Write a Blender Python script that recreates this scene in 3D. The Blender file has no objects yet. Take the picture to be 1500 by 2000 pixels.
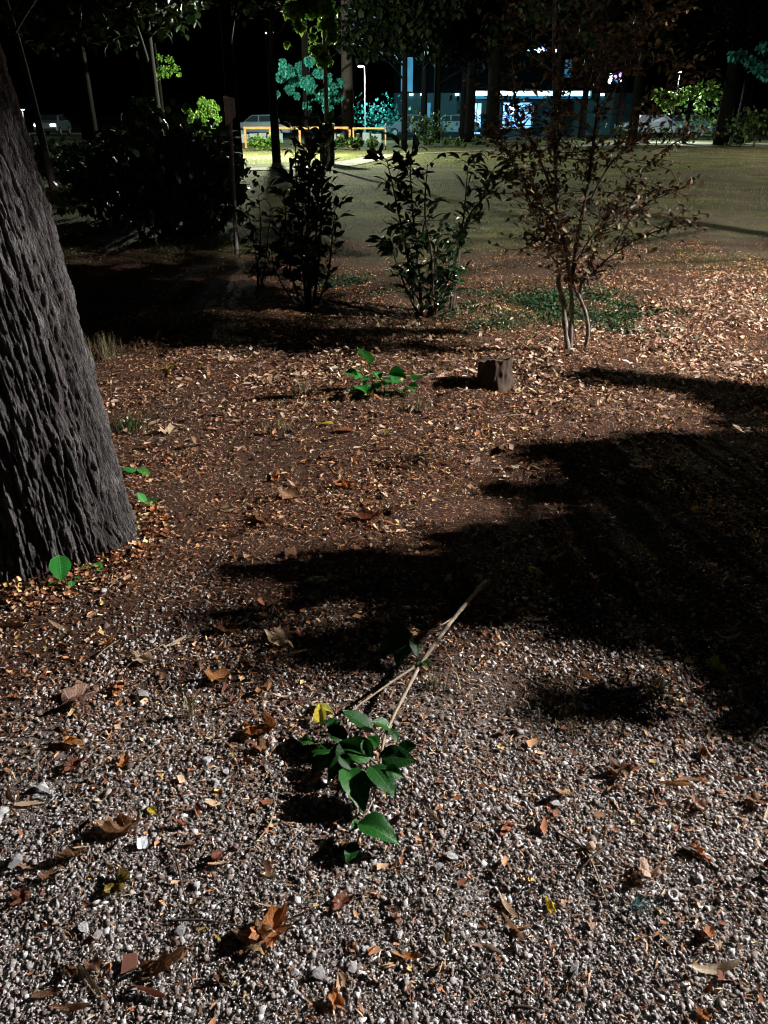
import bpy, math, random
import numpy as np
from mathutils import Vector, Matrix, Euler

random.seed(7); rng = np.random.default_rng(7)
scene = bpy.context.scene
C = scene.collection
R = math.radians

# ------------------------------------------------------------------ camera, world, faint fill, exposure
CAM_H = 1.55; PITCH = R(27.4); FPX = 1502.0
cam = bpy.data.cameras.new('camera'); cam_o = bpy.data.objects.new('camera', cam); C.objects.link(cam_o)
cam_o.location = (0, 0, CAM_H); cam_o.rotation_euler = (math.pi/2 - PITCH, 0, 0)
cam.sensor_fit = 'VERTICAL'; cam.angle = 2*math.atan(1000/FPX)
cam.clip_start = 0.05; cam.clip_end = 2000
scene.camera = cam_o

w = bpy.data.worlds.new('World'); scene.world = w; w.use_nodes = True
nt = w.node_tree; bg = nt.nodes['Background']
sky = nt.nodes.new('ShaderNodeTexSky'); sky.sky_type = 'NISHITA'; sky.sun_disc = False
sky.sun_elevation = R(-7); sky.sun_rotation = R(90)
nt.links.new(sky.outputs[0], bg.inputs[0]); bg.inputs[1].default_value = 0.05
faint_fill = bpy.data.lights.new('faint_fill', 'SUN'); faint_fill.energy = 0.02; faint_fill.angle = R(0.5); faint_fill.color = (.8, .88, 1)
faint_fill_o = bpy.data.objects.new('faint_fill', faint_fill); C.objects.link(faint_fill_o); faint_fill_o.rotation_euler = (R(40), R(35), 0)  # no moon in view; added as a faint fill for the dark ground

scene.view_settings.view_transform = 'Standard'; scene.view_settings.look = 'None'
scene.view_settings.exposure = 0.0; scene.view_settings.gamma = 1.0
scene.view_settings.use_curve_mapping = False
scene.render.engine = 'CYCLES'; scene.cycles.filter_width = 1.1
scene.cycles.max_bounces = 5; scene.cycles.transparent_max_bounces = 6
scene.cycles.caustics_reflective = False; scene.cycles.caustics_refractive = False

LAMP = dict(near=56000, near_pos=(8.6, 3.75, 4.7))

# ------------------------------------------------------------------ placing helpers
cP, sP = math.cos(PITCH), math.sin(PITCH)
def ray(px, py):
    u = (px-750)/FPX; v = (1000-py)/FPX
    return Vector((u, cP + v*sP, -sP + v*cP))
def gp(px, py, z=0.0):                      # ground point under a picture position
    d = ray(px, py); t = (z-CAM_H)/d.z
    return Vector((d.x*t, d.y*t, z))
def at(px, py, Y):                          # the point of the place Y metres ahead
    d = ray(px, py); t = Y/d.y
    return Vector((d.x*t, Y, CAM_H + d.z*t))
def mpp(p):                                 # metres per photo pixel at p
    return (p[1]*cP + (CAM_H-p[2])*sP)/FPX

# ------------------------------------------------------------------ noise
_perm = np.random.default_rng(3).permutation(256); _perm = np.concatenate([_perm, _perm, _perm])
_grad = np.random.default_rng(4).normal(size=(256, 3)); _grad /= np.linalg.norm(_grad, axis=1)[:, None]
def perlin(x, y, z):
    x, y, z = np.broadcast_arrays(np.asarray(x, float), np.asarray(y, float), np.asarray(z, float))
    xi, yi, zi = np.floor(x).astype(int), np.floor(y).astype(int), np.floor(z).astype(int)
    xf, yf, zf = x-xi, y-yi, z-zi
    f = lambda t: t*t*t*(t*(t*6-15)+10)
    u, v, s = f(xf), f(yf), f(zf)
    def g(i, j, k):
        h = _perm[_perm[_perm[(xi+i) & 255] + ((yi+j) & 255)] + ((zi+k) & 255)] & 255
        G = _grad[h]
        return G[..., 0]*(xf-i) + G[..., 1]*(yf-j) + G[..., 2]*(zf-k)
    l = lambda a, b, t: a + t*(b-a)
    return l(l(l(g(0,0,0), g(1,0,0), u), l(g(0,1,0), g(1,1,0), u), v),
             l(l(g(0,0,1), g(1,0,1), u), l(g(0,1,1), g(1,1,1), u), v), s)*1.5

STUMP = gp(965, 752); TREE_L = Vector((-1.36, 2.70, 0)); SMALL = gp(1120, 697)
def gh(x, y):                                # height of the ground
    x = np.asarray(x, float); y = np.asarray(y, float)
    near = np.exp(-np.maximum(0, np.hypot(x, y-3)-5)/4)
    h = .018*perlin(x*.55+3, y*.55, .3) + near*(.016*perlin(x*2.1, y*2.1, 1.7) + .008*perlin(x*6.3, y*6.3, 4.2))
    h = h + .05*np.exp(-((x-TREE_L.x)**2+(y-TREE_L.y)**2)/.55)
    h = h + .03*np.exp(-((x-SMALL.x)**2+(y-SMALL.y)**2)/.3)
    return h
def ghf(x, y): return float(gh(x, y))
def gpt(px, py):
    p = gp(px, py); p.z = ghf(p.x, p.y); return p

# ------------------------------------------------------------------ materials
MATS = {}
def nmat(name):
    m = bpy.data.materials.new(name); m.use_nodes = True; MATS[name] = m
    return m, m.node_tree.nodes, m.node_tree.links, m.node_tree.nodes['Principled BSDF']
def ramp(n, l, src, stops):
    r = n.new('ShaderNodeValToRGB'); e = r.color_ramp.elements
    while len(e) < len(stops): e.new(.5)
    for i, (p, c) in enumerate(stops): e[i].position = p; e[i].color = (*c, 1)
    l.new(src, r.inputs[0]); return r.outputs[0]
def noise(n, l, scale, detail=4, rough=.55, vec=None, dist=0):
    t = n.new('ShaderNodeTexNoise'); t.inputs['Scale'].default_value = scale
    t.inputs['Detail'].default_value = detail; t.inputs['Roughness'].default_value = rough
    t.inputs['Distortion'].default_value = dist
    if vec: l.new(vec, t.inputs['Vector'])
    return t
def bump(n, l, src, b, strength, dist):
    k = n.new('ShaderNodeBump'); k.inputs['Strength'].default_value = strength; k.inputs['Distance'].default_value = dist
    l.new(src, k.inputs['Height']); l.new(k.outputs[0], b.inputs['Normal'])
def mixc(n, l, fac, a, b, mode='MIX'):
    m = n.new('ShaderNodeMix'); m.data_type = 'RGBA'; m.blend_type = mode
    for s, v in ((0, fac), (6, a), (7, b)):
        if isinstance(v, (int, float)): m.inputs[s].default_value = v
        elif isinstance(v, tuple): m.inputs[s].default_value = (*v, 1)
        else: l.new(v, m.inputs[s])
    return m.outputs[2]
def mathn(n, l, op, a, b=0.0, clamp=False):
    m = n.new('ShaderNodeMath'); m.operation = op; m.use_clamp = clamp
    for s, v in ((0, a), (1, b)):
        if isinstance(v, (int, float)): m.inputs[s].default_value = v
        else: l.new(v, m.inputs[s])
    return m.outputs[0]
def simple(name, col, rough=.7, var=.25, scale=30, bmp=0, spec=.3, metal=0):
    m, n, l, b = nmat(name)
    t = n.new('ShaderNodeTexCoord'); q = noise(n, l, scale, 4, .6, t.outputs['Object'])
    lo = tuple(c*(1-var) for c in col); hi = tuple(min(1, c*(1+var)) for c in col)
    l.new(ramp(n, l, q.outputs[0], [(.3, lo), (.7, hi)]), b.inputs['Base Color'])
    b.inputs['Roughness'].default_value = rough; b.inputs['Specular IOR Level'].default_value = spec
    b.inputs['Metallic'].default_value = metal
    if bmp: bump(n, l, q.outputs[0], b, .6, bmp)
    return m
def leafmat(name, stops, rough=.6, trans=.35, scale=25, spec=.25, island=False, veins=None):
    """thin leaf: mottled colour, a share of the light passes through"""
    m, n, l, b = nmat(name)
    out = n['Material Output']
    oi = n.new('ShaderNodeObjectInfo'); t = n.new('ShaderNodeTexCoord')
    if island:
        g = n.new('ShaderNodeNewGeometry'); fac = g.outputs['Random Per Island']
    else:
        ad = n.new('ShaderNodeVectorMath'); ad.operation = 'ADD'
        l.new(t.outputs['Object'], ad.inputs[0]); l.new(oi.outputs['Location'], ad.inputs[1])
        q = noise(n, l, scale, 4, .65, ad.outputs[0], .6)
        a = mathn(n, l, 'MULTIPLY', oi.outputs['Random'], .5)
        fac = mathn(n, l, 'ADD', mathn(n, l, 'SUBTRACT', q.outputs[0], .25), a)
    col = ramp(n, l, fac, stops)
    if not island:
        sp = n.new('ShaderNodeSeparateXYZ'); l.new(t.outputs['Object'], sp.inputs[0])
        ax = mathn(n, l, 'ABSOLUTE', sp.outputs[0])
        if veins == 'pinnate':
            mid = mathn(n, l, 'LESS_THAN', ax, .012)
            fr = mathn(n, l, 'FRACT', mathn(n, l, 'MULTIPLY', mathn(n, l, 'SUBTRACT', sp.outputs[1], mathn(n, l, 'MULTIPLY', ax, .75)), 7.5))
            vn = mathn(n, l, 'MAXIMUM', mid, mathn(n, l, 'MULTIPLY', mathn(n, l, 'LESS_THAN', fr, .13), .55))
        else:
            th = mathn(n, l, 'ARCTAN2', sp.outputs[0], sp.outputs[1])
            sn = mathn(n, l, 'ABSOLUTE', mathn(n, l, 'SINE', mathn(n, l, 'MULTIPLY', th, 2.65)))
            fr = mathn(n, l, 'FRACT', mathn(n, l, 'MULTIPLY', mathn(n, l, 'SUBTRACT', mathn(n, l, 'MULTIPLY', sn, .12), mathn(n, l, 'ABSOLUTE', sp.outputs[1])), 13))
            vn = mathn(n, l, 'MAXIMUM', mathn(n, l, 'LESS_THAN', sn, .10), mathn(n, l, 'MULTIPLY', mathn(n, l, 'LESS_THAN', fr, .16), .4))
        lite = tuple(min(1, c*1.7+.02) for c in stops[-1][1])
        col = mixc(n, l, mathn(n, l, 'MULTIPLY', vn, .45), col, lite)
    l.new(col, b.inputs['Base Color']); b.inputs['Roughness'].default_value = rough
    b.inputs['Specular IOR Level'].default_value = spec
    if not island: bump(n, l, q.outputs[0], b, .35, .004)
    tr = n.new('ShaderNodeBsdfTranslucent'); l.new(col, tr.inputs[0])
    mx = n.new('ShaderNodeMixShader'); mx.inputs[0].default_value = trans
    l.new(b.outputs[0], mx.inputs[1]); l.new(tr.outputs[0], mx.inputs[2]); l.new(mx.outputs[0], out.inputs[0])
    return m
def emit(name, col, s):
    m, n, l, b = nmat(name)
    b.inputs['Base Color'].default_value = (*[c*.8 for c in col], 1)
    b.inputs['Emission Color'].default_value = (*col, 1); b.inputs['Emission Strength'].default_value = s
    return m

def ground_material():
    m, n, l, b = nmat('soil_and_turf')
    g = n.new('ShaderNodeNewGeometry'); sx = n.new('ShaderNodeSeparateXYZ'); l.new(g.outputs['Position'], sx.inputs[0])
    P = g.outputs['Position']
    big = noise(n, l, .8, 5, .6, P); mid = noise(n, l, 9, 5, .7, P); fine = noise(n, l, 120, 4, .7, P); vf = noise(n, l, 420, 2, .6, P)
    soil = ramp(n, l, mid.outputs[0], [(.25, (.014, .006, .004)), (.5, (.05, .022, .013)), (.75, (.12, .055, .032))])
    speck = ramp(n, l, fine.outputs[0], [(.38, (.012, .007, .005)), (.52, (.085, .045, .028)), (.7, (.30, .19, .125))])
    soil = mixc(n, l, .55, soil, speck)
    # gravelly ground towards the viewer
    vor = n.new('ShaderNodeTexVoronoi'); vor.inputs['Scale'].default_value = 120; l.new(P, vor.inputs['Vector'])
    gcol = ramp(n, l, vor.outputs['Color'], [(.1, (.08, .065, .055)), (.5, (.22, .2, .18)), (.9, (.48, .46, .44))])
    ymask = mathn(n, l, 'ADD', mathn(n, l, 'MULTIPLY', sx.outputs[1], -.9), mathn(n, l, 'MULTIPLY', big.outputs[0], 1.2))
    gm = ramp(n, l, mathn(n, l, 'ADD', ymask, 1.35), [(.2, (0, 0, 0)), (.8, (1, 1, 1))])
    earth = mixc(n, l, gm, soil, gcol)
    # turf
    tcol = ramp(n, l, mid.outputs[0], [(.25, (.026, .030, .011)), (.5, (.068, .066, .028)), (.75, (.13, .108, .058))])
    tfine = ramp(n, l, fine.outputs[0], [(.3, (.02, .03, .01)), (.7, (.11, .11, .045))])
    turf = mixc(n, l, .5, tcol, tfine)
    clump = noise(n, l, .75, 8, .75, P)
    turf = mixc(n, l, .6, turf, ramp(n, l, clump.outputs[0], [(.36, (.014, .03, .007)), (.48, (.065, .08, .018)), (.62, (.22, .19, .07))]))
    dirt = ramp(n, l, mid.outputs[0], [(.3, (.07, .05, .04)), (.7, (.15, .115, .09))])
    wide = noise(n, l, .30, 5, .62, P)
    turf = mixc(n, l, ramp(n, l, wide.outputs[0], [(.48, (0, 0, 0)), (.62, (.8, .8, .8))]), turf, dirt)
    tm0 = mathn(n, l, 'ADD', mathn(n, l, 'MULTIPLY', mathn(n, l, 'SUBTRACT', sx.outputs[1], 8.6), .22), mathn(n, l, 'MULTIPLY', mathn(n, l, 'SUBTRACT', big.outputs[0], .5), 2.4))
    tm = ramp(n, l, tm0, [(.2, (0, 0, 0)), (.7, (1, 1, 1))])
    l.new(mixc(n, l, tm, earth, turf), b.inputs['Base Color'])
    b.inputs['Roughness'].default_value = .95; b.inputs['Specular IOR Level'].default_value = .15
    hsum = mathn(n, l, 'ADD', fine.outputs[0], mathn(n, l, 'MULTIPLY', vf.outputs[0], .5))
    bump(n, l, hsum, b, .9, .015)
    return m
ground_material()

def island_stone():
    m, n, l, b = nmat('gravel_stone')
    g = n.new('ShaderNodeNewGeometry')
    col = ramp(n, l, g.outputs['Random Per Island'], [(0, (.06, .042, .034)), (.22, (.14, .108, .094)), (.42, (.23, .205, .195)), (.64, (.33, .315, .31)), (.86, (.46, .455, .46)), (1, (.74, .74, .76))])
    q = noise(n, l, 260, 3, .6, g.outputs['Position'])
    col = mixc(n, l, ramp(n, l, q.outputs[0], [(.35, (.5, .5, .5)), (.65, (0, 0, 0))]), col, (.17, .13, .1))
    l.new(col, b.inputs['Base Color']); b.inputs['Roughness'].default_value = .8; b.inputs['Specular IOR Level'].default_value = .25
    bump(n, l, q.outputs[0], b, .5, .002)
island_stone()
simple('pale_stone', (.46, .46, .465), .75, .22, 40, .004)
simple('grey_stone', (.24, .235, .235), .75, .25, 40, .004)
simple('tile_red', (.20, .085, .055), .8, .25, 60, .002)
leafmat('litter_bits', [(0, (.04, .014, .008)), (.28, (.15, .052, .026)), (.50, (.34, .135, .06)), (.70, (.52, .27, .135)), (.90, (.74, .53, .34)), (1, (.55, .38, .06))], .75, .12, island=True)
leafmat('straw_bits', [(0, (.05, .02, .011)), (.35, (.17, .07, .035)), (.7, (.34, .17, .085)), (.9, (.56, .36, .2)), (1, (.74, .6, .44))], .8, .1, island=True)
leafmat('pale_litter', [(0, (.08, .034, .02)), (.35, (.24, .13, .08)), (.65, (.44, .29, .19)), (1, (.70, .58, .46))], .75, .12, island=True)
leafmat('dry_grass', [(0, (.05, .06, .022)), (.4, (.12, .115, .05)), (.75, (.22, .185, .10)), (1, (.42, .35, .22))], .7, .25, island=True)
leafmat('green_grass', [(0, (.02, .05, .012)), (.5, (.05, .09, .025)), (1, (.14, .15, .05))], .6, .3, island=True)
leafmat('orange_leaf', [(.2, (.12, .035, .012)), (.5, (.36, .13, .04)), (.85, (.52, .26, .09))])
leafmat('red_leaf', [(.2, (.08, .026, .014)), (.5, (.22, .075, .04)), (.85, (.36, .15, .085))])
leafmat('brown_leaf', [(.2, (.05, .022, .012)), (.5, (.16, .075, .035)), (.85, (.31, .17, .085))])
leafmat('tan_leaf', [(.2, (.20, .115, .06)), (.5, (.40, .27, .16)), (.85, (.58, .44, .29))])
leafmat('pink_leaf', [(.2, (.22, .12, .085)), (.5, (.45, .29, .22)), (.85, (.62, .46, .37))])
leafmat('pale_bract', [(.2, (.34, .23, .13)), (.5, (.52, .39, .25)), (.85, (.70, .58, .42))])
leafmat('yellow_leaf', [(.2, (.30, .15, .01)), (.45, (.50, .36, .02)), (.85, (.62, .52, .06))])
leafmat('olive_leaf', [(.2, (.10, .05, .015)), (.45, (.21, .17, .03)), (.85, (.36, .36, .06))])
leafmat('fresh_leaf', [(.2, (.003, .028, .004)), (.5, (.007, .058, .007)), (.85, (.022, .115, .014))], .38, .15, spec=.35, veins='pinnate')
leafmat('sprout_leaf', [(.2, (.008, .09, .012)), (.5, (.016, .16, .02)), (.85, (.04, .24, .03))], .5, .2, spec=.2, veins='pinnate')
leafmat('sprout_leaf_mass', [(0, (.006, .025, .008)), (.5, (.012, .048, .014)), (1, (.03, .075, .022))], .6, .15, island=True)
leafmat('seedling_leaf', [(.2, (.015, .13, .02)), (.5, (.03, .21, .035)), (.85, (.06, .30, .055))], .5, .25, spec=.2, veins='pinnate')
leafmat('laurel_leaf', [(.2, (.008, .022, .008)), (.5, (.016, .04, .013)), (.85, (.035, .07, .022))], .35, .12, spec=.5, veins='pinnate')
leafmat('bronze_leaf', [(.2, (.035, .026, .012)), (.5, (.10, .065, .03)), (.85, (.24, .14, .065))], .5, .2)
leafmat('bronze_mass', [(0, (.03, .025, .012)), (.5, (.085, .06, .028)), (1, (.22, .13, .06))], .5, .2, island=True)
leafmat('laurel_mass', [(0, (.008, .02, .008)), (.5, (.016, .04, .013)), (1, (.035, .07, .022))], .4, .12, island=True)
leafmat('canopy', [(0, (.012, .03, .009)), (.5, (.03, .06, .016)), (1, (.07, .11, .03))], .5, .3, island=True)
leafmat('canopy_unlit', [(0, (.001, .002, .001)), (.5, (.003, .006, .002)), (1, (.008, .014, .0045))], .6, .2, island=True, spec=.1)  # canopy copy with the unlit night tone put into its leaf colour
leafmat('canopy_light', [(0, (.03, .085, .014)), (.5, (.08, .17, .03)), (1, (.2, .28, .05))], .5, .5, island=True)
leafmat('conifer', [(0, (.008, .065, .055)), (.5, (.018, .15, .13)), (1, (.045, .26, .23))], .5, .3, island=True)  # cyan of the lamp light is put into this leaf colour
simple('bark_dark', (.022, .019, .017), .9, .45, 14, .01)
simple('unlit_black', (.003, .0026, .0024), .95, .4, 14, .01, spec=.05)  # silhouette darkness put into the colour of unlit trunks and lamp poles
simple('bark_far', (.05, .042, .04), .95, .4, 14, .01, spec=.05)
simple('bark_pale', (.15, .13, .11), .85, .6, 26, .01)
simple('stump_bark', (.045, .03, .02), .9, .4, 30, .004)
simple('twig_bark', (.055, .04, .03), .8, .35, 60, .002)
simple('branch_bark', (.25, .2, .145), .7, .3, 50, .003)
simple('green_stem', (.10, .16, .05), .5, .3, 40)
simple('cut_wood', (.10, .07, .042), .85, .35, 45, .003)
simple('board_grey', (.55, .52, .53), .8, .25, 22, .003)
simple('sign_wood', (.20, .18, .17), .7, .3, 20)
simple('post_dark', (.07, .065, .06), .7, .3, 20)
simple('post_pale', (.33, .33, .32), .6, .2, 20)
simple('rail_orange', (.36, .19, .06), .6, .2, 8)
simple('pole_metal', (.30, .33, .34), .45, .12, 12, spec=.5)
simple('path_pale', (.22, .20, .175), .95, .3, 5, .005)
simple('asphalt', (.05, .05, .052), .9, .3, 5, .005)
simple('facade_teal', (.022, .085, .115), .8, .15, 1.2)
simple('facade_dark', (.002, .005, .007), .95, .2, 1.2, spec=.03)
simple('white_paint', (.7, .72, .73), .5, .08, 6)
simple('car_white', (.14, .16, .18), .25, .05, 3, spec=.6)
simple('car_blue', (.09, .2, .27), .25, .05, 3, spec=.6)
simple('car_glass', (.02, .03, .035), .1, .1, 3, spec=.8)
simple('tyre', (.015, .015, .015), .9, .1, 10)
simple('bin_dark', (.02, .022, .022), .5, .2, 8)
simple('block_white', (.55, .6, .64), .8, .15, 6)
simple('scrap_white', (.62, .68, .74), .4, .15, 60)
simple('thread_teal', (.03, .11, .12), .5, .2, 60)
simple('shell_white', (.4, .4, .39), .5, .2, 80)
emit('lamp_glow', (.75, .97, 1.0), 40)
emit('near_lamp_glow', (1, .95, .9), 30)
emit('soffit_glow', (.50, .90, 1.0), 5)
emit('shop_glow', (.28, .62, 1.0), 1.3)
emit('shop_glow_white', (.9, .95, 1.0), 6)
emit('sign_blue', (.2, .38, 1.0), 2.2)
emit('sign_white', (.85, .93, 1.0), 7)
emit('sign_violet', (.55, .3, .9), 2.0)
emit('headlamp', (.75, .95, 1.0), 9)
emit('shop_item_blue', (.1, .3, .9), .6)
emit('far_glow', (.06, .40, .72), .3)

def bark_material():
    m, n, l, b = nmat('bark_furrowed')
    a = n.new('ShaderNodeAttribute'); a.attribute_name = 'ridge'
    t = n.new('ShaderNodeTexCoord'); mp = n.new('ShaderNodeMapping'); mp.inputs['Scale'].default_value = (1, 1, .38); l.new(t.outputs['Object'], mp.inputs[0])
    q = noise(n, l, 48, 6, .75, mp.outputs[0], .4); q2 = noise(n, l, 190, 3, .7, t.outputs['Object'])
    vo = n.new('ShaderNodeTexVoronoi'); vo.inputs['Scale'].default_value = 75; vo.feature = 'DISTANCE_TO_EDGE'; l.new(mp.outputs[0], vo.inputs['Vector'])
    crack = ramp(n, l, vo.outputs[0], [(0, (0, 0, 0)), (.16, (1, 1, 1))])
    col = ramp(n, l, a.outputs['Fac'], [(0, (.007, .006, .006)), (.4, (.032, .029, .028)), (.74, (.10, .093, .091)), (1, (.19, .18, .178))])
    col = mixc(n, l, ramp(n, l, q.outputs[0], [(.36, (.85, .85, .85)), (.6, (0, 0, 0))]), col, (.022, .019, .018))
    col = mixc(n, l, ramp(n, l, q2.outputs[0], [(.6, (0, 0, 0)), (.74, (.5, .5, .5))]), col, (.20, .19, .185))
    l.new(col, b.inputs['Base Color']); b.inputs['Roughness'].default_value = .9; b.inputs['Specular IOR Level'].default_value = .2
    h = mathn(n, l, 'ADD', mathn(n, l, 'MULTIPLY', q.outputs[0], 1.3), mathn(n, l, 'ADD', mathn(n, l, 'MULTIPLY', q2.outputs[0], .5), mathn(n, l, 'MULTIPLY', crack, .25)))
    bump(n, l, h, b, 1.0, .014)
bark_material()

# ------------------------------------------------------------------ mesh helpers
def mesh_np(name, v, f):
    """v (n,3), f (m,k) same-size faces"""
    me = bpy.data.meshes.new(name); v = np.asarray(v, np.float32); f = np.asarray(f, np.int32); k = f.shape[1]
    me.vertices.add(len(v)); me.vertices.foreach_set('co', v.ravel())
    me.loops.add(f.size); me.loops.foreach_set('vertex_index', f.ravel())
    me.polygons.add(len(f)); me.polygons.foreach_set('loop_start', np.arange(len(f), dtype=np.int32)*k)
    me.polygons.foreach_set('loop_total', np.full(len(f), k, np.int32))
    me.update(calc_edges=True); return me
def smooth(me): me.polygons.foreach_set('use_smooth', np.ones(len(me.polygons), bool))
def link(name, me, mat=None, parent=None, sm=True):
    if mat and not me.materials: me.materials.append(MATS[mat])
    if sm: smooth(me)
    o = bpy.data.objects.new(name, me); C.objects.link(o)
    if parent: o.parent = parent
    return o
def tag(o, label, cat, group=None):
    o['label'] = label; o['category'] = cat
    if group: o['group'] = group
    return o
def kind(o, k, label=None):
    o['kind'] = k
    if label: o['label'] = label
    return o
def empty(name, loc, label, cat, group=None):
    o = bpy.data.objects.new(name, None); o.empty_display_size = .1; C.objects.link(o); o.location = loc
    return tag(o, label, cat, group)

class MB:
    def __init__(s, origin=(0, 0, 0)): s.v = []; s.f = []; s.o = Vector(origin)
    def add(s, vs, fs):
        k = len(s.v); s.v += [tuple(Vector(p)-s.o) for p in vs]; s.f += [tuple(i+k for i in q) for q in fs]; return s
    def box(s, lo, hi):
        (a, b, c), (d, e, f) = lo, hi
        return s.add([(a,b,c),(d,b,c),(d,e,c),(a,e,c),(a,b,f),(d,b,f),(d,e,f),(a,e,f)],
                     [(0,3,2,1),(4,5,6,7),(0,1,5,4),(1,2,6,5),(2,3,7,6),(3,0,4,7)])
    def tube(s, pts, rad, n=8, cap=True):
        pts = [Vector(p) for p in pts]
        if isinstance(rad, (int, float)): rad = [rad]*len(pts)
        vs = []; fs = []; up = Vector((.31, .17, .93))
        for i, p in enumerate(pts):
            t = (pts[min(i+1, len(pts)-1)] - pts[max(i-1, 0)])
            t = t.normalized() if t.length > 1e-9 else Vector((0, 0, 1))
            if abs(t.dot(up)) > .97: up = Vector((1, .1, .05))
            a = t.cross(up).normalized(); b = t.cross(a)
            for j in range(n):
                th = 2*math.pi*j/n; vs.append(p + (a*math.cos(th)+b*math.sin(th))*rad[i])
        for i in range(len(pts)-1):
            for j in range(n):
                j2 = (j+1) % n; fs.append((i*n+j, i*n+j2, (i+1)*n+j2, (i+1)*n+j))
        if cap: fs += [tuple(range(n-1, -1, -1)), tuple((len(pts)-1)*n+j for j in range(n))]
        return s.add(vs, fs)
    def build(s, name, mat, parent=None, sm=True, bevel=0):
        me = bpy.data.meshes.new(name); me.from_pydata(s.v, [], s.f); me.update()
        o = link(name, me, mat, parent, sm)
        if parent is None: o.location = s.o
        elif s.o.length == 0 and parent: pass
        if bevel:
            m = o.modifiers.new('bevel', 'BEVEL'); m.width = bevel; m.segments = 2
        return o

def spline(pts, n=4):
    """smooth polyline through pts"""
    P = [Vector(p) for p in pts]; out = []
    for i in range(len(P)-1):
        a = P[max(i-1, 0)]; b = P[i]; c = P[i+1]; d = P[min(i+2, len(P)-1)]
        for k in range(n):
            t = k/n
            out.append(.5*((2*b) + (c-a)*t + (2*a-5*b+4*c-d)*t*t + (3*b-a-3*c+d)*t**3))
    out.append(P[-1]); return out
def taper(n, r0, r1): return [r0+(r1-r0)*i/(n-1) for i in range(n)]

# ------------------------------------------------------------------ leaf shapes (unit length 1 along +Y, shared by all leaves)
def leaf_ovate(seed, wid=.62, cup=.12, droop=.18, nu=3, nv=7, serr=.03, heart=.0):
    r = np.random.default_rng(seed); v = []; f = []
    for j in range(nv):
        t = j/(nv-1); hw = wid*.5*(math.sin(math.pi*min(1, t**.72*1.0))**.85 if 0 < t < 1 else .02)
        hw *= 1+serr*r.normal()
        for i in range(-nu, nu+1):
            s = i/nu; y = t - heart*.2*abs(s)*max(0, 1-3*t)
            z = cup*abs(s)*hw*2 - droop*t*t + .02*r.normal()*abs(s)
            v.append((s*hw, y, z))
    m = 2*nu+1
    for j in range(nv-1):
        for i in range(m-1): f.append((j*m+i, j*m+i+1, (j+1)*m+i+1, (j+1)*m+i))
    return np.array(v), np.array(f)
def leaf_lobed(seed, curl=.5, fold=.3):
    r = np.random.default_rng(seed); N = 26; rings = 4; v = [(0, 0, 0)]; f = []
    lob = [(-2.3, .5), (-1.2, .8), (0, 1.0), (1.2, .8), (2.3, .5)]
    ang = np.linspace(-math.pi, math.pi, N, endpoint=False)
    out = []
    for a in ang:
        k = max(h*math.exp(-((a-c)/.42)**2) for c, h in lob)
        out.append((.46+.46*k)*(1+.13*r.normal()) * (.45 if abs(a) > 2.9 else 1))
    ca = r.uniform(-.6, .6); axis = (math.cos(ca), math.sin(ca))
    k1 = curl*r.uniform(.5, 1.4); off = r.uniform(0, 9, 3)
    for q in range(1, rings+1):
        for a, o in zip(ang, out):
            rr = o*q/rings*.55; x, y = rr*math.sin(a), rr*math.cos(a)
            s = x*axis[0]+y*axis[1]; u = -x*axis[1]+y*axis[0]
            th = s*k1*3.4
            s2 = math.sin(th)/(k1*3.4); z = (1-math.cos(th))/(k1*3.4)
            z += fold*abs(u)*.6 + .42*float(perlin(x*3.5+off[0], y*3.5+off[1], off[2]))*(q/rings)
            z += .03*math.cos(a*5)*q/rings; z *= .62
            v.append((s2*axis[0]-u*axis[1], s2*axis[1]+u*axis[0], z))
    for i in range(N): f.append((0, 1+i, 1+(i+1) % N, 0))
    tri = [(0, 1+i, 1+(i+1) % N) for i in range(N)]
    quad = [(1+(q*N)+i, 1+((q+1)*N)+i, 1+((q+1)*N)+(i+1) % N, 1+(q*N)+(i+1) % N) for q in range(rings-1) for i in range(N)]
    return v, tri+quad
def leaf_bract(seed, wid=.16, curl=.25):
    r = np.random.default_rng(seed); n = 9; v = []; f = []; k = r.uniform(-.5, .5); tw = r.uniform(-.9, .9)
    for j in range(n):
        t = j/(n-1); hw = wid*.5*max(.08, math.sin(math.pi*min(1, .08+t*.9))**.6)*(1+.1*r.normal())
        cx = k*(t-.5)**2; cz = curl*(t-.5)**2*2
        for s in (-1, 0, 1):
            a = tw*t + .4
            v.append((cx + s*hw*math.cos(a), t-.5, cz + s*hw*math.sin(a) + (.35*hw if s else 0)))
    for j in range(n-1):
        for i in range(2): f.append((j*3+i, j*3+i+1, (j+1)*3+i+1, (j+1)*3+i))
    return v, f
def mk(name, vf, mat):
    v, f = vf; me = bpy.data.meshes.new(name); me.from_pydata([tuple(map(float, p)) for p in v], [], [tuple(map(int, q)) for q in f])
    me.update(); me.materials.append(MATS[mat]); smooth(me); return me
SHAPES = {'lobed': [leaf_lobed(100+i, .5+.2*(i % 4), .25+.2*(i % 3)) for i in range(8)],
          'curl': [leaf_lobed(140+i, 1.25+.35*(i % 3), .7) for i in range(6)],
          'bract': [leaf_bract(60+i, .13+.03*(i % 4), .15+.14*(i % 3)) for i in range(8)],
          'oval': [leaf_ovate(30+i, .5+.05*(i % 3), .1+.1*(i % 3), .05+.15*(i % 4)) for i in range(6)]}
_lm = {}
def leaf_mesh(shape, var, mat):
    k = (shape, var % len(SHAPES[shape]), mat)
    if k not in _lm: _lm[k] = mk(shape+'_leaf_shape', SHAPES[shape][k[1]], mat)
    return _lm[k]
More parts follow.
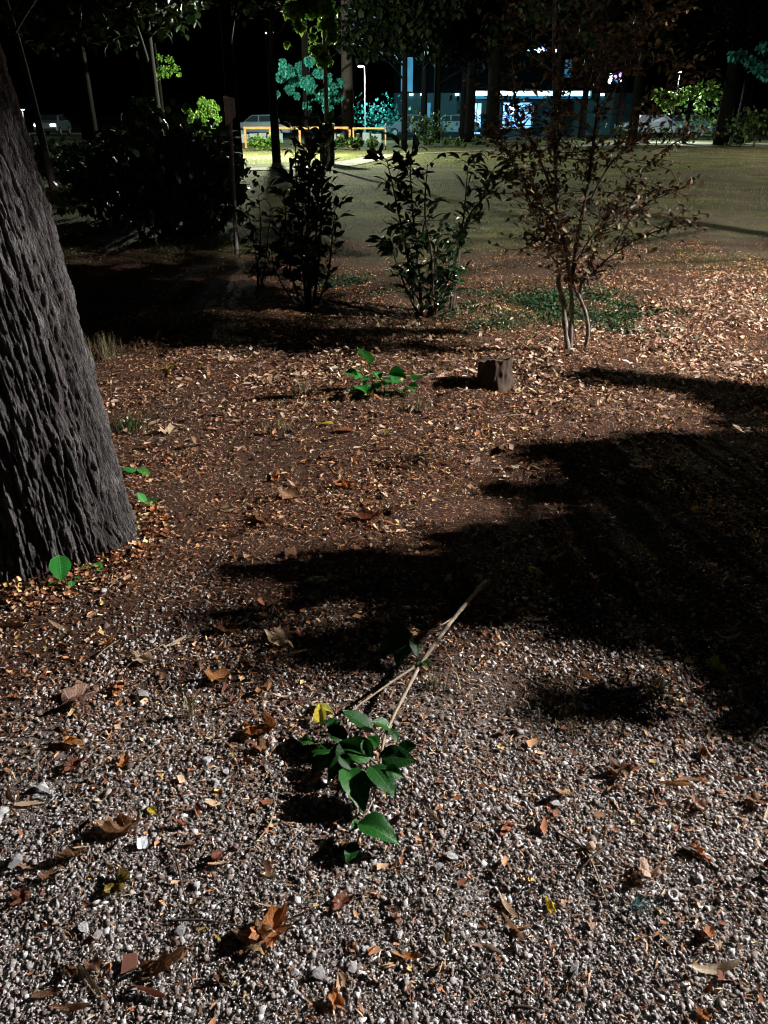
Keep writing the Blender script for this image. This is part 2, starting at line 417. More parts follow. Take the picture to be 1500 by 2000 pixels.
def lay(o, x, y, size, rot, lift=0.0):
    """rest a mesh object on the ground at x, y"""
    M = Euler(rot).to_matrix() @ Matrix.Diagonal((size, size, size))
    vs = [(M @ p.co) for p in o.data.vertices]; zm = min(q.z for q in vs)
    o.rotation_euler = rot; o.scale = (size,)*3
    zm = zm*.8 if (max(q.z for q in vs)-zm) > .03 else zm
    o.location = (x, y, ghf(x, y) - zm + .002 + lift)
    return o

# ================================================================== GROUND
def lines(a, b, step, far, g):
    out = list(np.arange(a, b+1e-6, step)); s = step
    hi = [b]; lo = [a]
    while hi[-1] < far: s *= g; hi.append(hi[-1]+s)
    s = step
    while lo[-1] > -far: s *= g; lo.append(lo[-1]-s)
    return np.array(lo[:0:-1] + out + hi[1:])
gx = lines(-3.6, 3.6, .045, 500, 1.13); gy = lines(.3, 7.5, .045, 500, 1.13)
X, Y = np.meshgrid(gx, gy); Z = gh(X, Y)
nx, ny = len(gx), len(gy); I = np.arange(nx*ny).reshape(ny, nx)
F = np.stack([I[:-1, :-1], I[:-1, 1:], I[1:, 1:], I[1:, :-1]], -1).reshape(-1, 4)
ground = link('ground', mesh_np('ground', np.stack([X, Y, Z], -1).reshape(-1, 3), F), 'soil_and_turf'); kind(ground, 'structure')

def ribbon(name, pts, widths, mat, lift):
    """a path laid on the ground along pts, ragged edges"""
    P = spline(pts, 10); W = np.interp(np.linspace(0, 1, len(P)), np.linspace(0, 1, len(widths)), widths)
    v = []; f = []
    for i, p in enumerate(P):
        t = (P[min(i+1, len(P)-1)]-P[max(i-1, 0)]); nrm = Vector((-t.y, t.x, 0)).normalized()
        for k in range(5):
            s = (k/4-.5)*W[i]
            if k in (0, 4): s *= 1+.25*float(perlin(i*.37, k*3.1, 9))
            q = p+nrm*s; v.append((q.x, q.y, ghf(q.x, q.y)+lift))
    for i in range(len(P)-1):
        for k in range(4): f.append((i*5+k, i*5+k+1, (i+1)*5+k+1, (i+1)*5+k))
    me = bpy.data.meshes.new(name); me.from_pydata(v, [], f); me.update()
    return kind(link(name, me, mat), 'structure')
ribbon('path', [gp(-150, 325), gp(60, 327), gp(300, 331), gp(500, 331), gp(640, 325), gp(760, 303)], [1.2, 1.1, 1.0, 1.1, 1.4, .7], 'path_pale', .02)
ribbon('path', [gp(760, 303), gp(900, 297), gp(1060, 290), gp(1250, 280), gp(1420, 281), gp(1750, 286)], [.7, .5, .6, 2.0, 2.6, 2.8], 'path_pale', .024)
ribbon('road', [(-90, 61, 0), (-30, 60, 0), (0, 60, 0), (30, 60, 0), (90, 61, 0)], [7]*3, 'asphalt', .03)

# ------------------------------------------------------------------ scatter of small stuff
def frame_mask(x, y, mx=.55):
    z = y*cP + CAM_H*sP
    return np.abs(x) < z*750/FPX + mx
def scatter(n, y0, y1, dens, mx=.55, x0=-4.5, x1=4.5):
    out = []
    tot = 0
    while tot < n:
        x = rng.uniform(x0, x1, n*2); y = rng.uniform(y0, y1, n*2)
        ok = frame_mask(x, y, mx) & (rng.random(n*2) < dens(x, y))
        ok &= np.hypot(x-TREE_L.x, y-TREE_L.y) > .36
        out.append(np.stack([x[ok], y[ok]], 1)); tot += ok.sum()
    return np.concatenate(out)[:n]
def stamp(name, base_v, base_f, pos, size, mat, tilt=None, jitter=0, sm=True, lift=0, flat=None, rotfull=False):
    """many copies of a small shape as one mesh"""
    n = len(pos); bv = np.asarray(base_v, float); k = len(bv)
    a = rng.uniform(0, 2*np.pi, n); b = rng.normal(0, tilt if tilt else .01, n); c = rng.normal(0, tilt if tilt else .01, n)
    if rotfull: b = rng.uniform(0, 2*np.pi, n)
    ca, sa, cb, sb, cc, sc = np.cos(a), np.sin(a), np.cos(b), np.sin(b), np.cos(c), np.sin(c)
    V = np.repeat(bv[None], n, 0)
    if jitter: V = V*(1+rng.normal(0, jitter, (n, k, 1)))
    V = V*np.asarray(size).reshape(n, -1, 1 if np.ndim(size) == 1 else 3)
    x, y, z = V[..., 0], V[..., 1], V[..., 2]
    y, z = y*cb[:, None]-z*sb[:, None], y*sb[:, None]+z*cb[:, None]
    x, z = x*cc[:, None]+z*sc[:, None], -x*sc[:, None]+z*cc[:, None]
    x, y = x*ca[:, None]-y*sa[:, None], x*sa[:, None]+y*ca[:, None]
    if flat is not None: z = z*flat
    gz = gh(pos[:, 0], pos[:, 1])
    V = np.stack([x+pos[:, 0:1], y+pos[:, 1:2], z+gz[:, None]+np.reshape(lift, (-1, 1) if np.ndim(lift) else (1, 1))], -1).reshape(-1, 3)
    bf = np.asarray(base_f); F = (bf[None]+(np.arange(n)*k)[:, None, None]).reshape(-1, bf.shape[1])
    return link(name, mesh_np(name, V, F), mat, None, sm)

ph = (1+5**.5)/2
ICO = np.array([(-1,ph,0),(1,ph,0),(-1,-ph,0),(1,-ph,0),(0,-1,ph),(0,1,ph),(0,-1,-ph),(0,1,-ph),(ph,0,-1),(ph,0,1),(-ph,0,-1),(-ph,0,1)])/1.9
ICOF = np.array([(0,11,5),(0,5,1),(0,1,7),(0,7,10),(0,10,11),(1,5,9),(5,11,4),(11,10,2),(10,7,6),(7,1,8),(3,9,4),(3,4,2),(3,2,6),(3,6,8),(3,8,9),(4,9,5),(2,4,11),(6,2,10),(8,6,7),(9,8,1)])
OCT = np.array([(1.05, .1, 0), (-1, .05, .1), (.1, 1, -.05), (-.1, -1.05, .05), (.15, .1, .9), (-.1, 0, -.8)])
OCTF = np.array([(0,2,4),(2,1,4),(1,3,4),(3,0,4),(2,0,5),(1,2,5),(3,1,5),(0,3,5)])
CUB = np.array([(a, b, c) for a in (-1, 1) for b in (-1, 1) for c in (-1, 1)])*np.array((1, 1, .8))*.78
CUBF = np.array([(0,1,3),(0,3,2),(4,6,7),(4,7,5),(0,4,5),(0,5,1),(2,3,7),(2,7,6),(0,2,6),(0,6,4),(1,5,7),(1,7,3)])
def patch(x, y, s=1.3, o=0): return perlin(x*s+o, y*s-o, 2.2+o)
def gravel_density(x, y):
    edge = 1.24 + .24*patch(x, y, .9) + .08*x
    d = np.clip((edge+.45-y)/.95, 0, 1)**1.1
    d = d*(1-.35*np.clip(x-.15, 0, 1))
    return d*(.72+.5*np.clip(patch(x, y, 2.6, 5)+.45, 0, 1)*.6)
P1 = scatter(125000, .55, 2.7, gravel_density, .5)
S1 = np.exp(rng.normal(math.log(.0028), .52, len(P1))); S1 = np.clip(S1, .0014, .0105)
S1 = S1[:, None]*np.stack([rng.uniform(.75, 1.55, len(P1)), rng.uniform(.7, 1.2, len(P1)), rng.uniform(.4, .85, len(P1))], 1)
kind(stamp('gravel', OCT, OCTF, P1, S1, 'gravel_stone', .55, .2, False, rng.uniform(-.001, .004, len(P1))), 'stuff')
dens2 = lambda x, y: np.clip(.65+1.4*patch(x, y, 2.1, 3), .4, 1)*np.clip(1.1-(y-1.45)/1.1, .05, 1)
P2 = scatter(26000, 1.2, 4.6, dens2, .5)
S2 = np.clip(np.exp(rng.normal(math.log(.0040), .35, len(P2))), .003, .011)[:, None]*np.stack([rng.uniform(.8, 1.3, len(P2)), rng.uniform(.8, 1.2, len(P2)), rng.uniform(.5, .9, len(P2))], 1)
kind(stamp('gravel', CUB, CUBF, P2, S2, 'gravel_stone', .5, .2, False, .001), 'stuff')

# straw and needles worked into the soil
st_v = [(-.03, -.5, 0), (.09, -.04, .1), (.0, .5, .03), (-.05, .05, .07)]; st_f = [(0, 1, 3), (1, 2, 3)]
dst = lambda x, y: np.clip((y-.8)/.9, .28, 1)*np.clip(1.25-(y-4.6)/3, .15, 1)*np.clip(.75+.8*patch(x, y, 1.7, 8), .1, 1)
P3 = scatter(120000, .7, 7.5, dst, .45)
s3 = rng.uniform(.010, .032, len(P3))
kind(stamp('straw_litter', st_v, st_f, P3, s3, 'straw_bits', .25, .2, True, rng.uniform(.001, .008, len(P3))), 'stuff')
# curled leaf crumbs
cr_v = [(-.5, -.35, .16), (.1, -.6, .02), (.5, .25, .25), (-.15, .6, .1), (.02, 0, -.06)]
cr_f = [(0, 1, 4), (1, 2, 4), (2, 3, 4), (3, 0, 4)]
dcr = lambda x, y: np.clip((y-.9)/1.3, .2, 1)*np.clip(.6+1.1*patch(x, y, 1.9, 12), .06, 1)*np.clip(1.2-(y-4.6-.5*x)/5, .10, 1)
P4 = scatter(84000, .7, 11, dcr, .4)
s4 = np.clip(np.exp(rng.normal(math.log(.0092), .45, len(P4))), .0035, .032)[:, None]*np.stack([rng.uniform(.5, 1, len(P4)), rng.uniform(.8, 1.5, len(P4)), rng.uniform(.5, 1.3, len(P4))], 1)
kind(stamp('leaf_litter', cr_v, cr_f, P4, s4, 'litter_bits', .45, .15, True, rng.uniform(.002, .012, len(P4))), 'stuff')
# pale dry leaves piled under the shrubs and the small tree
def dpl(x, y):
    a = np.exp(-((y-5.4-.25*x)/(.75+.25*np.clip(x, 0, 3)))**2)*np.clip(.55+1.5*patch(x, y, 1.5, 21), .05, 1)
    a = a*np.clip(.35+.45*(x+1.2), .12, 1)
    return np.clip(a + .05*np.exp(-((y-4.2)/1.2)**2), 0, 1)
P5 = scatter(17000, 3.2, 9.5, dpl, .5)
s5 = np.clip(np.exp(rng.normal(math.log(.018), .5, len(P5))), .008, .045)[:, None]*np.stack([rng.uniform(.45, .9, len(P5)), rng.uniform(.9, 1.6, len(P5)), rng.uniform(.5, 1.2, len(P5))], 1)
kind(stamp('leaf_litter', cr_v, cr_f, P5, s5, 'pale_litter', .45, .2, True, rng.uniform(.002, .018, len(P5))), 'stuff')

# grass
bl_v = [(-.04, 0, 0), (.04, 0, 0), (-.03, .12, .5), (.03, .12, .5), (0, .4, .92)]; bl_f = [(0, 1, 3), (0, 3, 2), (2, 3, 4)]
def dgr(x, y): return np.clip((y-6.5)/3.5 + .6*patch(x, y, .8, 31), .0, 1)
P6 = scatter(46000, 5.6, 22, lambda x, y: dgr(x, y)*np.clip(1.2-(y-9)/14, .1, 1), .8, -9, 9)
s6 = rng.uniform(.014, .048, len(P6))
kind(stamp('grass', bl_v, bl_f, P6, s6, 'dry_grass', .35, .1, True), 'stuff')
dgg = lambda x, y: np.maximum(np.exp(-((y-6.6-.1*x)/.6)**2), .35*np.clip((y-7)/2, 0, 1))*np.clip(.15+1.8*patch(x, y, .9, 41), .02, 1)
P7 = scatter(16000, 5.2, 12, dgg, .5)
kind(stamp('grass', bl_v, bl_f, P7, rng.uniform(.02, .065, len(P7)), 'green_grass', .35, .1, True), 'stuff')
P7b = scatter(4200, 5.6, 8.5, lambda x, y: sum(np.exp(-((x-q.x)/w_)**2-((y-q.y)/.45)**2) for q, w_ in ((gp(1010, 600), .5), (gp(1120, 588), .45), (gp(1215, 618), .4), (gp(945, 640), .25), (gp(700, 560), .4)))*np.clip(.35+1.4*patch(x, y, 2.3, 47), .03, 1), .3)
kind(stamp('ground_cover', cr_v, cr_f, P7b, rng.uniform(.012, .03, len(P7b)), 'sprout_leaf_mass', .5, .15, True, rng.uniform(.01, .04, len(P7b))), 'stuff')
P8 = scatter(36000, 15, 42, lambda x, y: np.clip(.4+.9*patch(x, y, .3, 51), .05, 1), 2, -24, 24)
kind(stamp('grass', bl_v, bl_f, P8, rng.uniform(.03, .10, len(P8)), 'dry_grass', .35, .1, True), 'stuff')

def tuft(px, py, n, h, spread, mat, label, name='grass_tuft', group=None):
    c = gpt(px, py); m = MB(c)
    for i in range(n):
        a = random.uniform(0, 6.28); r = spread*abs(random.gauss(0, .5)); L = h*random.uniform(.5, 1.1); d = random.uniform(0, 6.28); b = random.uniform(.1, .75)*L
        p = c+Vector((math.cos(a)*r, math.sin(a)*r, -.003)); q = p+Vector((math.cos(d)*b*.4, math.sin(d)*b*.4, L*.65)); s = p+Vector((math.cos(d)*b, math.sin(d)*b, L*random.uniform(.75, 1)))
        wv = Vector((-math.sin(d), math.cos(d), 0))*random.uniform(.0012, .0024)
        m.add([p-wv, p+wv, q-wv*.8, q+wv*.8, s], [(0, 1, 3, 2), (2, 3, 4)])
    o = m.build(name, mat); return kind(o, 'stuff', label)
tuft(372, 1410, 16, .11, .02, 'dry_grass', 'small tuft of dry straw standing in the gravel left of the green branch')
tuft(815, 800, 60, .10, .10, 'dry_grass', 'dry straw-coloured tuft in front of the green sprouts')
tuft(545, 840, 45, .08, .12, 'dry_grass', 'pale dry tuft on the brown soil left of centre')
tuft(590, 765, 50, .10, .16, 'dry_grass', 'dry tuft left of the green sprouts')
tuft(255, 835, 130, .10, .16, 'green_grass', 'green grass tuft close beside the big trunk')
tuft(205, 700, 130, .22, .22, 'dry_grass', 'tall dry grass tuft in the shade behind the big trunk')
tuft(360, 640, 120, .22, .24, 'dry_grass', 'dim tall grass tuft beyond the yellow leaf')
tuft(1095, 880, 120, .06, .15, 'dry_grass', 'low mossy hummock at the edge of the deep shadow')
tuft(1230, 640, 60, .09, .12, 'green_grass', 'green weed tuft right of the small tree')
tuft(1305, 665, 40, .08, .10, 'green_grass', 'smaller green weed tuft farther right of the small tree')
tuft(985, 640, 50, .09, .16, 'green_grass', 'green weeds left of the small tree trunk')
tuft(960, 605, 50, .09, .16, 'green_grass', 'green weeds between the middle shrub and the small tree')
tuft(850, 1350, 40, .07, .08, 'dry_grass', 'wispy dry grass just right of the fallen branch stem')
tuft(1095, 1400, 60, .05, .12, 'dry_grass', 'sparse dry grass on the gravel right of the fallen branch')
tuft(1290, 1355, 40, .07, .05, 'dry_grass', 'round ball of dry grass on the dark ground at right')
tuft(640, 1240, 36, .06, .09, 'dry_grass', 'thin dry grass above the fallen branch')

# ================================================================== BIG TRUNK AT LEFT
def big_tree():
    T = TREE_L; root = empty('big_tree', (T.x, T.y, 0), 'thick leaning tree trunk with deeply furrowed grey bark at left edge', 'tree')
    NZ = 520; th = np.concatenate([np.linspace(R(-165), R(35), 400, endpoint=False), np.linspace(R(35), R(195), 60, endpoint=False)]); NA = len(th); zz = np.linspace(-.08, 2.6, NZ)
    TH, ZZ = np.meshgrid(th, zz)
    rad = .30 + .055*np.exp(-np.maximum(ZZ, 0)/.2)
    rad += (.018*np.exp(-np.maximum(ZZ, 0)/.16))*np.cos(TH*5+.8) + .010*np.cos(2*TH+ZZ)
    tw = TH + .10*ZZ; cx, cy = np.cos(tw), np.sin(tw)
    wx = .2*perlin(cx*3, cy*3, ZZ*2.0+7) + .16*perlin(cx*9, cy*9, ZZ*9)
    def furrow(f, fz, o, k): return np.clip(np.abs(perlin(cx*f+wx+o, cy*f+wx-o, ZZ*fz+o))*k, 0, 1)
    f1 = furrow(10, 2.3, 11, 5.2); f2 = furrow(18, 5.0, 5, 4.4); f3 = furrow(30, 14, 23, 3.2)
    n3 = perlin(cx*34, cy*34, ZZ*34); n4 = perlin(cx*11+3, cy*11, ZZ*9); n5 = perlin(cx*20+9, cy*20, ZZ*30+4)
    h = f1**.8*.55 + f2**.8*.30 + f3*.15
    h = h*(.80+.35*n4) + .10*n3 + .10*n5
    ridge = np.clip(h, 0, 1.1)
    r2 = rad + .044*(ridge-.6)
    lx = -.02*ZZ - .034*ZZ**2; ly = .02*ZZ
    V = np.stack([r2*np.cos(TH)+lx, r2*np.sin(TH)+ly, ZZ], -1).reshape(-1, 3)
    I = np.arange(NA*NZ).reshape(NZ, NA); J = np.roll(I, -1, 1)
    F = np.stack([I[:-1], J[:-1], J[1:], I[1:]], -1).reshape(-1, 4)
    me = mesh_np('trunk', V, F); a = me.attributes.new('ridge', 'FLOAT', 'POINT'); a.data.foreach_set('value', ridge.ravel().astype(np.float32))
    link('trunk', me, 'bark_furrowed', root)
    m = MB(); top = Vector((-.02*2.58-.034*2.58**2, .02*2.58, 2.55))
    m.tube([top, top+Vector((-.1, 0, 1.2)), top+Vector((-.1, .1, 3))], [.29, .22, .14], 16)
    for k in range(6):
        a = k*1.05; b = top+Vector((0, 0, .3+.35*k)); m.tube(spline([b, b+Vector((math.cos(a)*.9, math.sin(a)*.9, .8)), b+Vector((math.cos(a)*2, math.sin(a)*2, 1.6))], 3), taper(7, .09, .02), 6)
    m.build('limb', 'bark_dark', root)
    leafcloud(root, 'crown', [(top+Vector((math.cos(a)*1.4, math.sin(a)*1.4, 2.0+.5*math.sin(a*3))), 1.1) for a in np.linspace(0, 6.28, 8)[:-1]], 1600, .10, 'canopy')

def leafcloud(parent, name, blobs, n, size, mat, flat=.75, hang=0.0, ys=1.0):
    """leaf-sized faces filling uneven clumps; one part"""
    n = int(n); bw = np.array([b[1]**2 for b in blobs]); idx = rng.choice(len(blobs), n, p=bw/bw.sum())
    c = np.array([tuple(b[0]) for b in blobs])[idx]; r = np.array([b[1] for b in blobs])[idx]
    d = rng.normal(size=(n, 3)); d /= np.linalg.norm(d, axis=1)[:, None]
    rr = rng.random(n)**.45; off = d*(r*rr)[:, None]; off[:, 2] *= flat; off[:, 1] *= ys
    # clumps inside the blob leave gaps
    q = perlin(*(3.1/np.maximum(r, .25)*(c+off).T*np.ones((3, 1))))
    keep = q > -.12+.25*(rr-.5); c, off = c[keep], off[keep]; n = len(c)
    base = np.array([(-.3, 0, 0), (.3, 0, 0), (.38, .5, .1), (0, 1, -.05), (-.38, .5, .1)]); bf = np.array([(0, 1, 2), (0, 2, 4), (2, 3, 4)])
    s = size*rng.uniform(.6, 1.25, n)
    a = rng.uniform(0, 2*np.pi, n); b = rng.normal(-.5-hang, .7, n)
    ca, sa, cb, sb = np.cos(a), np.sin(a), np.cos(b), np.sin(b)
    V = base[None]*s[:, None, None]; x, y, z = V[..., 0], V[..., 1], V[..., 2]
    y, z = y*cb[:, None]-z*sb[:, None], y*sb[:, None]+z*cb[:, None]
    x, y = x*ca[:, None]-y*sa[:, None], x*sa[:, None]+y*ca[:, None]
    V = (np.stack([x, y, z], -1)+(c+off)[:, None]).reshape(-1, 3)
    F = (bf[None]+(np.arange(n)*5)[:, None, None]).reshape(-1, 3)
    o = link(name, mesh_np(name, V, F), mat, parent, False)
    return o
big_tree()
a_ = rng.uniform(-2.9, .7, 1400); r_ = rng.uniform(.31, .50, 1400)
P9 = np.stack([TREE_L.x+r_*np.cos(a_), TREE_L.y+r_*np.sin(a_)], 1)
kind(stamp('leaf_litter', cr_v, cr_f, P9, rng.uniform(.008, .024, 1400), 'litter_bits', .5, .15, True, rng.uniform(0, .03, 1400)*(.5-r_)*6), 'stuff')

# ================================================================== LAMPS
def street_lamp(x, y, h, power, col, glow, label, radius=.08, head=(.16, .16), name='street_lamp', group='park street lamps', arm=0.0, pm='post_dark', cone=150, pr=1.0):
    z0 = ghf(x, y); t = empty(name, (x, y, z0), label, 'street lamp', group)
    MB().tube([(0, 0, 0), (0, 0, .5), (0, 0, .52), (0, 0, h+.03)], [.075*pr, .075*pr, .05*pr, .035*pr], 12).build('pole', pm, t)
    hd = MB(); n = 16
    for rr, zz in (((head[0]*.35), h+.17), (head[0], h+.10), (head[0]*1.02, h+.05)): pass
    hd.tube([(arm, 0, h+.05), (arm, 0, h+.09), (arm, 0, h+.14), (arm, 0, h+.16)], [head[0], head[0], head[0]*.6, .03], n)
    if arm: hd.tube([(0, 0, h+.03), (arm*.5, 0, h+.10), (arm, 0, h+.11)], .025, 8)
    hd.build('head', pm, t)
    MB().tube([(arm, 0, h+.044), (arm, 0, h+.02), (arm, 0, h+.005)], [head[0]*.85, head[0]*.8, head[0]*.5], n).build('lens', glow, t)
    L = bpy.data.lights.new('lamp_light', 'SPOT' if cone else 'POINT'); L.energy = power
    if cone: L.spot_size = R(cone); L.spot_blend = .12 if power > 20000 else .35
    L.color = col; L.shadow_soft_size = radius
    lo = bpy.data.objects.new('lamp_light', L); C.objects.link(lo); lo.parent = t; lo.location = (arm, 0, h-.11)
    return t
CY = (.55, .95, 1.0); NEU = (1.0, .90, .78)
nxp = LAMP['near_pos']
street_lamp(nxp[0], nxp[1], nxp[2], LAMP['near'], (1, .95, .92), 'near_lamp_glow', 'park lamp beyond the right edge that lights the gravel', .05, (.22, .22), group=None, cone=163)
p = at(704, 131, 54); street_lamp(p.x+.25, 54, p.z, 2600, CY, 'lamp_glow', 'lit park lamp on a slim pole right of the pale far trunk', .1, (.21, .21), arm=-.25, pm='pole_metal', cone=0, pr=.5)
p = at(679, 120, 52); street_lamp(at(535, 222, 34).x, 34, 4.2, 15000, (.92, 1, .74), 'lamp_glow', 'park lamp hidden behind a dark trunk left of the railing', .1, cone=0, pm='unlit_black', pr=.6)
street_lamp(at(300, 222, 40).x, 40, 3.7, 650, (.9, 1, .8), 'lamp_glow', 'unseen lamp added behind the broad trunk to light the leaves at left', .1, cone=0, pm='unlit_black', pr=.5)  # added to brighten the green leaf clumps nearby
p = at(1328, 142, 52); street_lamp(p.x, 52, p.z, 4000, (.85, 1, .92), 'lamp_glow', 'small bright lamp above the green leaves at right', .1, (.12, .12), cone=172, pr=.5, pm='unlit_black')
street_lamp(24, 30, 5.2, 18000, NEU, 'near_lamp_glow', 'park lamp beyond the right edge by the lawn', .1, cone=172)
street_lamp(-16.5, 34, 4.6, 350, (.95, 1, .85), 'lamp_glow', 'unseen lamp added beyond the left edge to light the path', .1, cone=120)  # added to light the path strip and the railing front
p = at(43, 215, 75); street_lamp(p.x, 75, p.z, 60, CY, 'lamp_glow', 'tiny far cyan lamp beside the big trunk', .1, (.22, .22))
p = at(176, 213, 75); street_lamp(p.x, 75, p.z, 60, CY, 'lamp_glow', 'tiny far cyan lamp right of the slanting pale trunk', .1, (.22, .22))

# ================================================================== OFF-FRAME TREE THAT SHADES THE GROUND
LP = Vector((nxp[0], nxp[1], nxp[2]-.11))
def shade(px, py, t):                        # point on the line from a shaded spot to the lamp
    g = gp(px, py); return g + (LP-g)*t
def shade_tree():
    b = Vector((7.4, 7.0, 0)); root = empty('shade_tree', (7.4, 7.0, 0), 'low-branched tree beyond the right edge that shades the ground', 'tree')
    m = MB(b); m.tube(spline([b, b+Vector((.05, .0, 1.0)), b+Vector((-.1, .05, 2.4)), b+Vector((-.2, .1, 4.5))], 4), taper(13, .17, .08), 10)
    blobs = []; deep = []
    def limb(tip, r=.045, fr=1.0):
        st = b+Vector((0, 0, fr)); m.tube(spline([st, st.lerp(tip, .5)+Vector((0, 0, .12)), tip], 4), taper(9, r, .003), 6)
    spec = [  # picture spot that the clump shades, how far up the ray, clump radius
        (1420, 880, .40, .34), (1300, 930, .42, .30), (1180, 880, .44, .22), (1400, 1020, .38, .34), (1250, 1040, .40, .30),
        (1100, 1040, .42, .26), (1450, 1130, .40, .30), (1320, 1130, .42, .24), (1180, 1100, .44, .26), (1010, 1090, .45, .26),
        (900, 1100, .46, .20), (770, 1120, .47, .17), (680, 1115, .48, .09), (960, 1180, .45, .19), (1480, 960, .40, .3),
        (1500, 785, .42, .17), (1440, 772, .42, .16), (1380, 764, .42, .16), (1320, 756, .43, .15), (1265, 750, .43, .14), (1210, 745, .44, .12), (1160, 735, .45, .085), (1125, 722, .45, .05), (1480, 800, .42, .12),
        (1490, 870, .38, .3), (1500, 1030, .38, .32), (1500, 930, .39, .16), (1440, 950, .39, .16), (1490, 1090, .39, .16), (1400, 900, .40, .15), (1350, 1060, .41, .14), (1500, 830, .40, .14), (1300, 860, .42, .10), (1160, 1020, .43, .12), (1060, 1090, .44, .12), (880, 1140, .46, .10), (1010, 1200, .45, .09), (1380, 960, .40, .3), (1230, 960, .42, .24), (1130, 960, .44, .14), (1430, 1190, .42, .2), (1250, 1180, .43, .18), (1080, 1150, .45, .16), (1100, 900, .45, .08), (1000, 960, .46, .06),
        (1350, 1230, .44, .09), (1480, 1240, .42, .12), (1440, 1330, .42, .06), (1270, 1390, .45, .05), (1470, 1410, .43, .05), (1180, 1250, .46, .07), 
        (800, 900, .47, .04), 
        (420, 670, .48, .10), (560, 650, .48, .09), (700, 648, .48, .09), (820, 650, .47, .08), (260, 560, .52, .26), (420, 560, .52, .22), (300, 630, .52, .16), (160, 600, .54, .22),
        (120, 420, .62, .34), (60, 470, .6, .34), (100, 350, .66, .34), (200, 480, .58, .34), (350, 470, .58, .34), (100, 520, .57, .3), (300, 520, .57, .3), (470, 450, .58, .3), (480, 520, .56, .24), (560, 480, .57, .2), (250, 430, .6, .34), (420, 420, .6, .3)]
    dr = random.Random(5)
    for _ in range(46):
        px = dr.uniform(420, 1500); py = dr.uniform(1110, 1330) if px < 1000 else dr.uniform(1180, 1430)
        if 690 < px < 1060 and py < 1360: continue
        spec.append((px, py, .47 if px > 500 else .5, dr.uniform(.025, .055)))
    for px, py, t, r in spec:
        c = shade(px, py, t); r *= .68 if r > .17 and px > 900 and py > 820 else 1; (deep if px < 620 and py < 640 else blobs).append((c-b, r))
        if r > .15: limb(c, .005, max(.5, c.z-.3))
    for bx, by, bz in [(-3.8, 11.4, .6), (-3.0, 11.4, .7), (-2.3, 11.6, .7), (-3.6, 11.4, 1.5), (-2.8, 11.5, 1.6), (-2.2, 12, 1.6), (-3.2, 11.5, 1.1), (-4.3, 11.5, 1), (-2.0, 12.4, 1.0)]:
        g = Vector((bx, by, bz)); deep.append((g+(LP-g)*.62-b, .45))
    for bx, by, bz, r in [(1.3, 5.4, 1.9, .3), (.8, 5.4, 2.0, .3), (1.9, 5.4, 2.0, .3), (1.2, 5.4, 2.5, .35), (1.8, 5.4, 2.6, .35), (.6, 5.5, 2.5, .3), (2.3, 5.4, 1.9, .3),
                          (.3, 6.6, .95, .16), (.1, 6.6, 1.25, .2), (.5, 6.7, 1.3, .2), (.8, 6.8, 1.1, .18), (-.6, 7.1, .9, .18), (-.8, 7.1, 1.3, .22), (-.5, 7.1, 1.7, .25), (-.9, 7.1, 1.8, .25), (-1.3, 7.8, .8, .2)]:
        g = Vector((bx, by, bz)); deep.append((g+(LP-g)*.55-b, r))
    # the crown proper, whose underside stops the light a little above head height
    for i in range(66):
        a = random.uniform(0, 6.28); rr = random.uniform(.2, 3.0)
        x = 4.3+math.cos(a)*rr*.55; y = 4.0+math.sin(a)*rr*1.25; z = random.uniform(3.5, 5.4)+.10*abs(y-4)
        if 2.2 < y < 4.4: z += .3
        deep.append((Vector((x, y, z))-b, random.uniform(.4, .6)))
    for k in range(9): limb(Vector((4.3, 1.6+k*.65, 3.7+.2*(k % 3))), .014, 2.9+.12*k)
    m.build('trunk', 'bark_dark', root)
    leafcloud(root, 'crown', blobs, 17000, .062, 'canopy', 1.05, 0.0, .55)
    leafcloud(root, 'crown', deep, 44000, .10, 'canopy', 1.0)
shade_tree()

# ================================================================== STUMP
def stump():
    c = STUMP.copy(); c.z = ghf(c.x, c.y); root = empty('tree_stump', c, 'short brown tree stump with rough bark in front of the small tree', 'stump')
    NA, NZ = 90, 26; th = np.linspace(0, 2*np.pi, NA, endpoint=False); zz = np.linspace(-.02, .175, NZ)
    TH, ZZ = np.meshgrid(th, zz); cx, cy = np.cos(TH), np.sin(TH)
    n = np.abs(perlin(cx*3.6, cy*3.6, ZZ*6)); rr = .098+.02*np.exp(-np.maximum(ZZ, 0)/.05)+.008*np.clip(n*3, 0, 1)+.006*perlin(cx*8, cy*8, ZZ*30)
    rr = rr + .06*np.exp(-np.maximum(ZZ, 0)/.03)*np.maximum(0, np.cos(TH*2.5+.4))**3
    zt = ZZ*(1+.12*np.cos(TH+1)+.12*perlin(cx*2, cy*2, 3)+.05*perlin(cx*9, cy*9, 3))
    V = np.stack([rr*np.cos(TH), rr*np.sin(TH), zt], -1).reshape(-1, 3); I = np.arange(NA*NZ).reshape(NZ, NA); J = np.roll(I, -1, 1)
    link('bark', mesh_np('bark', V, np.stack([I[:-1], J[:-1], J[1:], I[1:]], -1).reshape(-1, 4)), 'stump_bark', root)
    rim = V[-NA:]; vs = [tuple(rim.mean(0)-np.array((0, 0, .006)))]
    for q in (.35, .7, .97): vs += [tuple(rim.mean(0)*(1-q)+p*q+np.array((0, 0, -.004+.004*math.sin(i*2.1+q*9)))) for i, p in enumerate(rim)]
    f = [(0, 1+i, 1+(i+1) % NA) for i in range(NA)]
    for q in range(2): f += [(1+q*NA+i, 1+(q+1)*NA+i, 1+(q+1)*NA+(i+1) % NA, 1+q*NA+(i+1) % NA) for i in range(NA)]
    me = bpy.data.meshes.new('cut_top'); me.from_pydata(vs, [], f); link('cut_top', me, 'cut_wood', root)
stump()

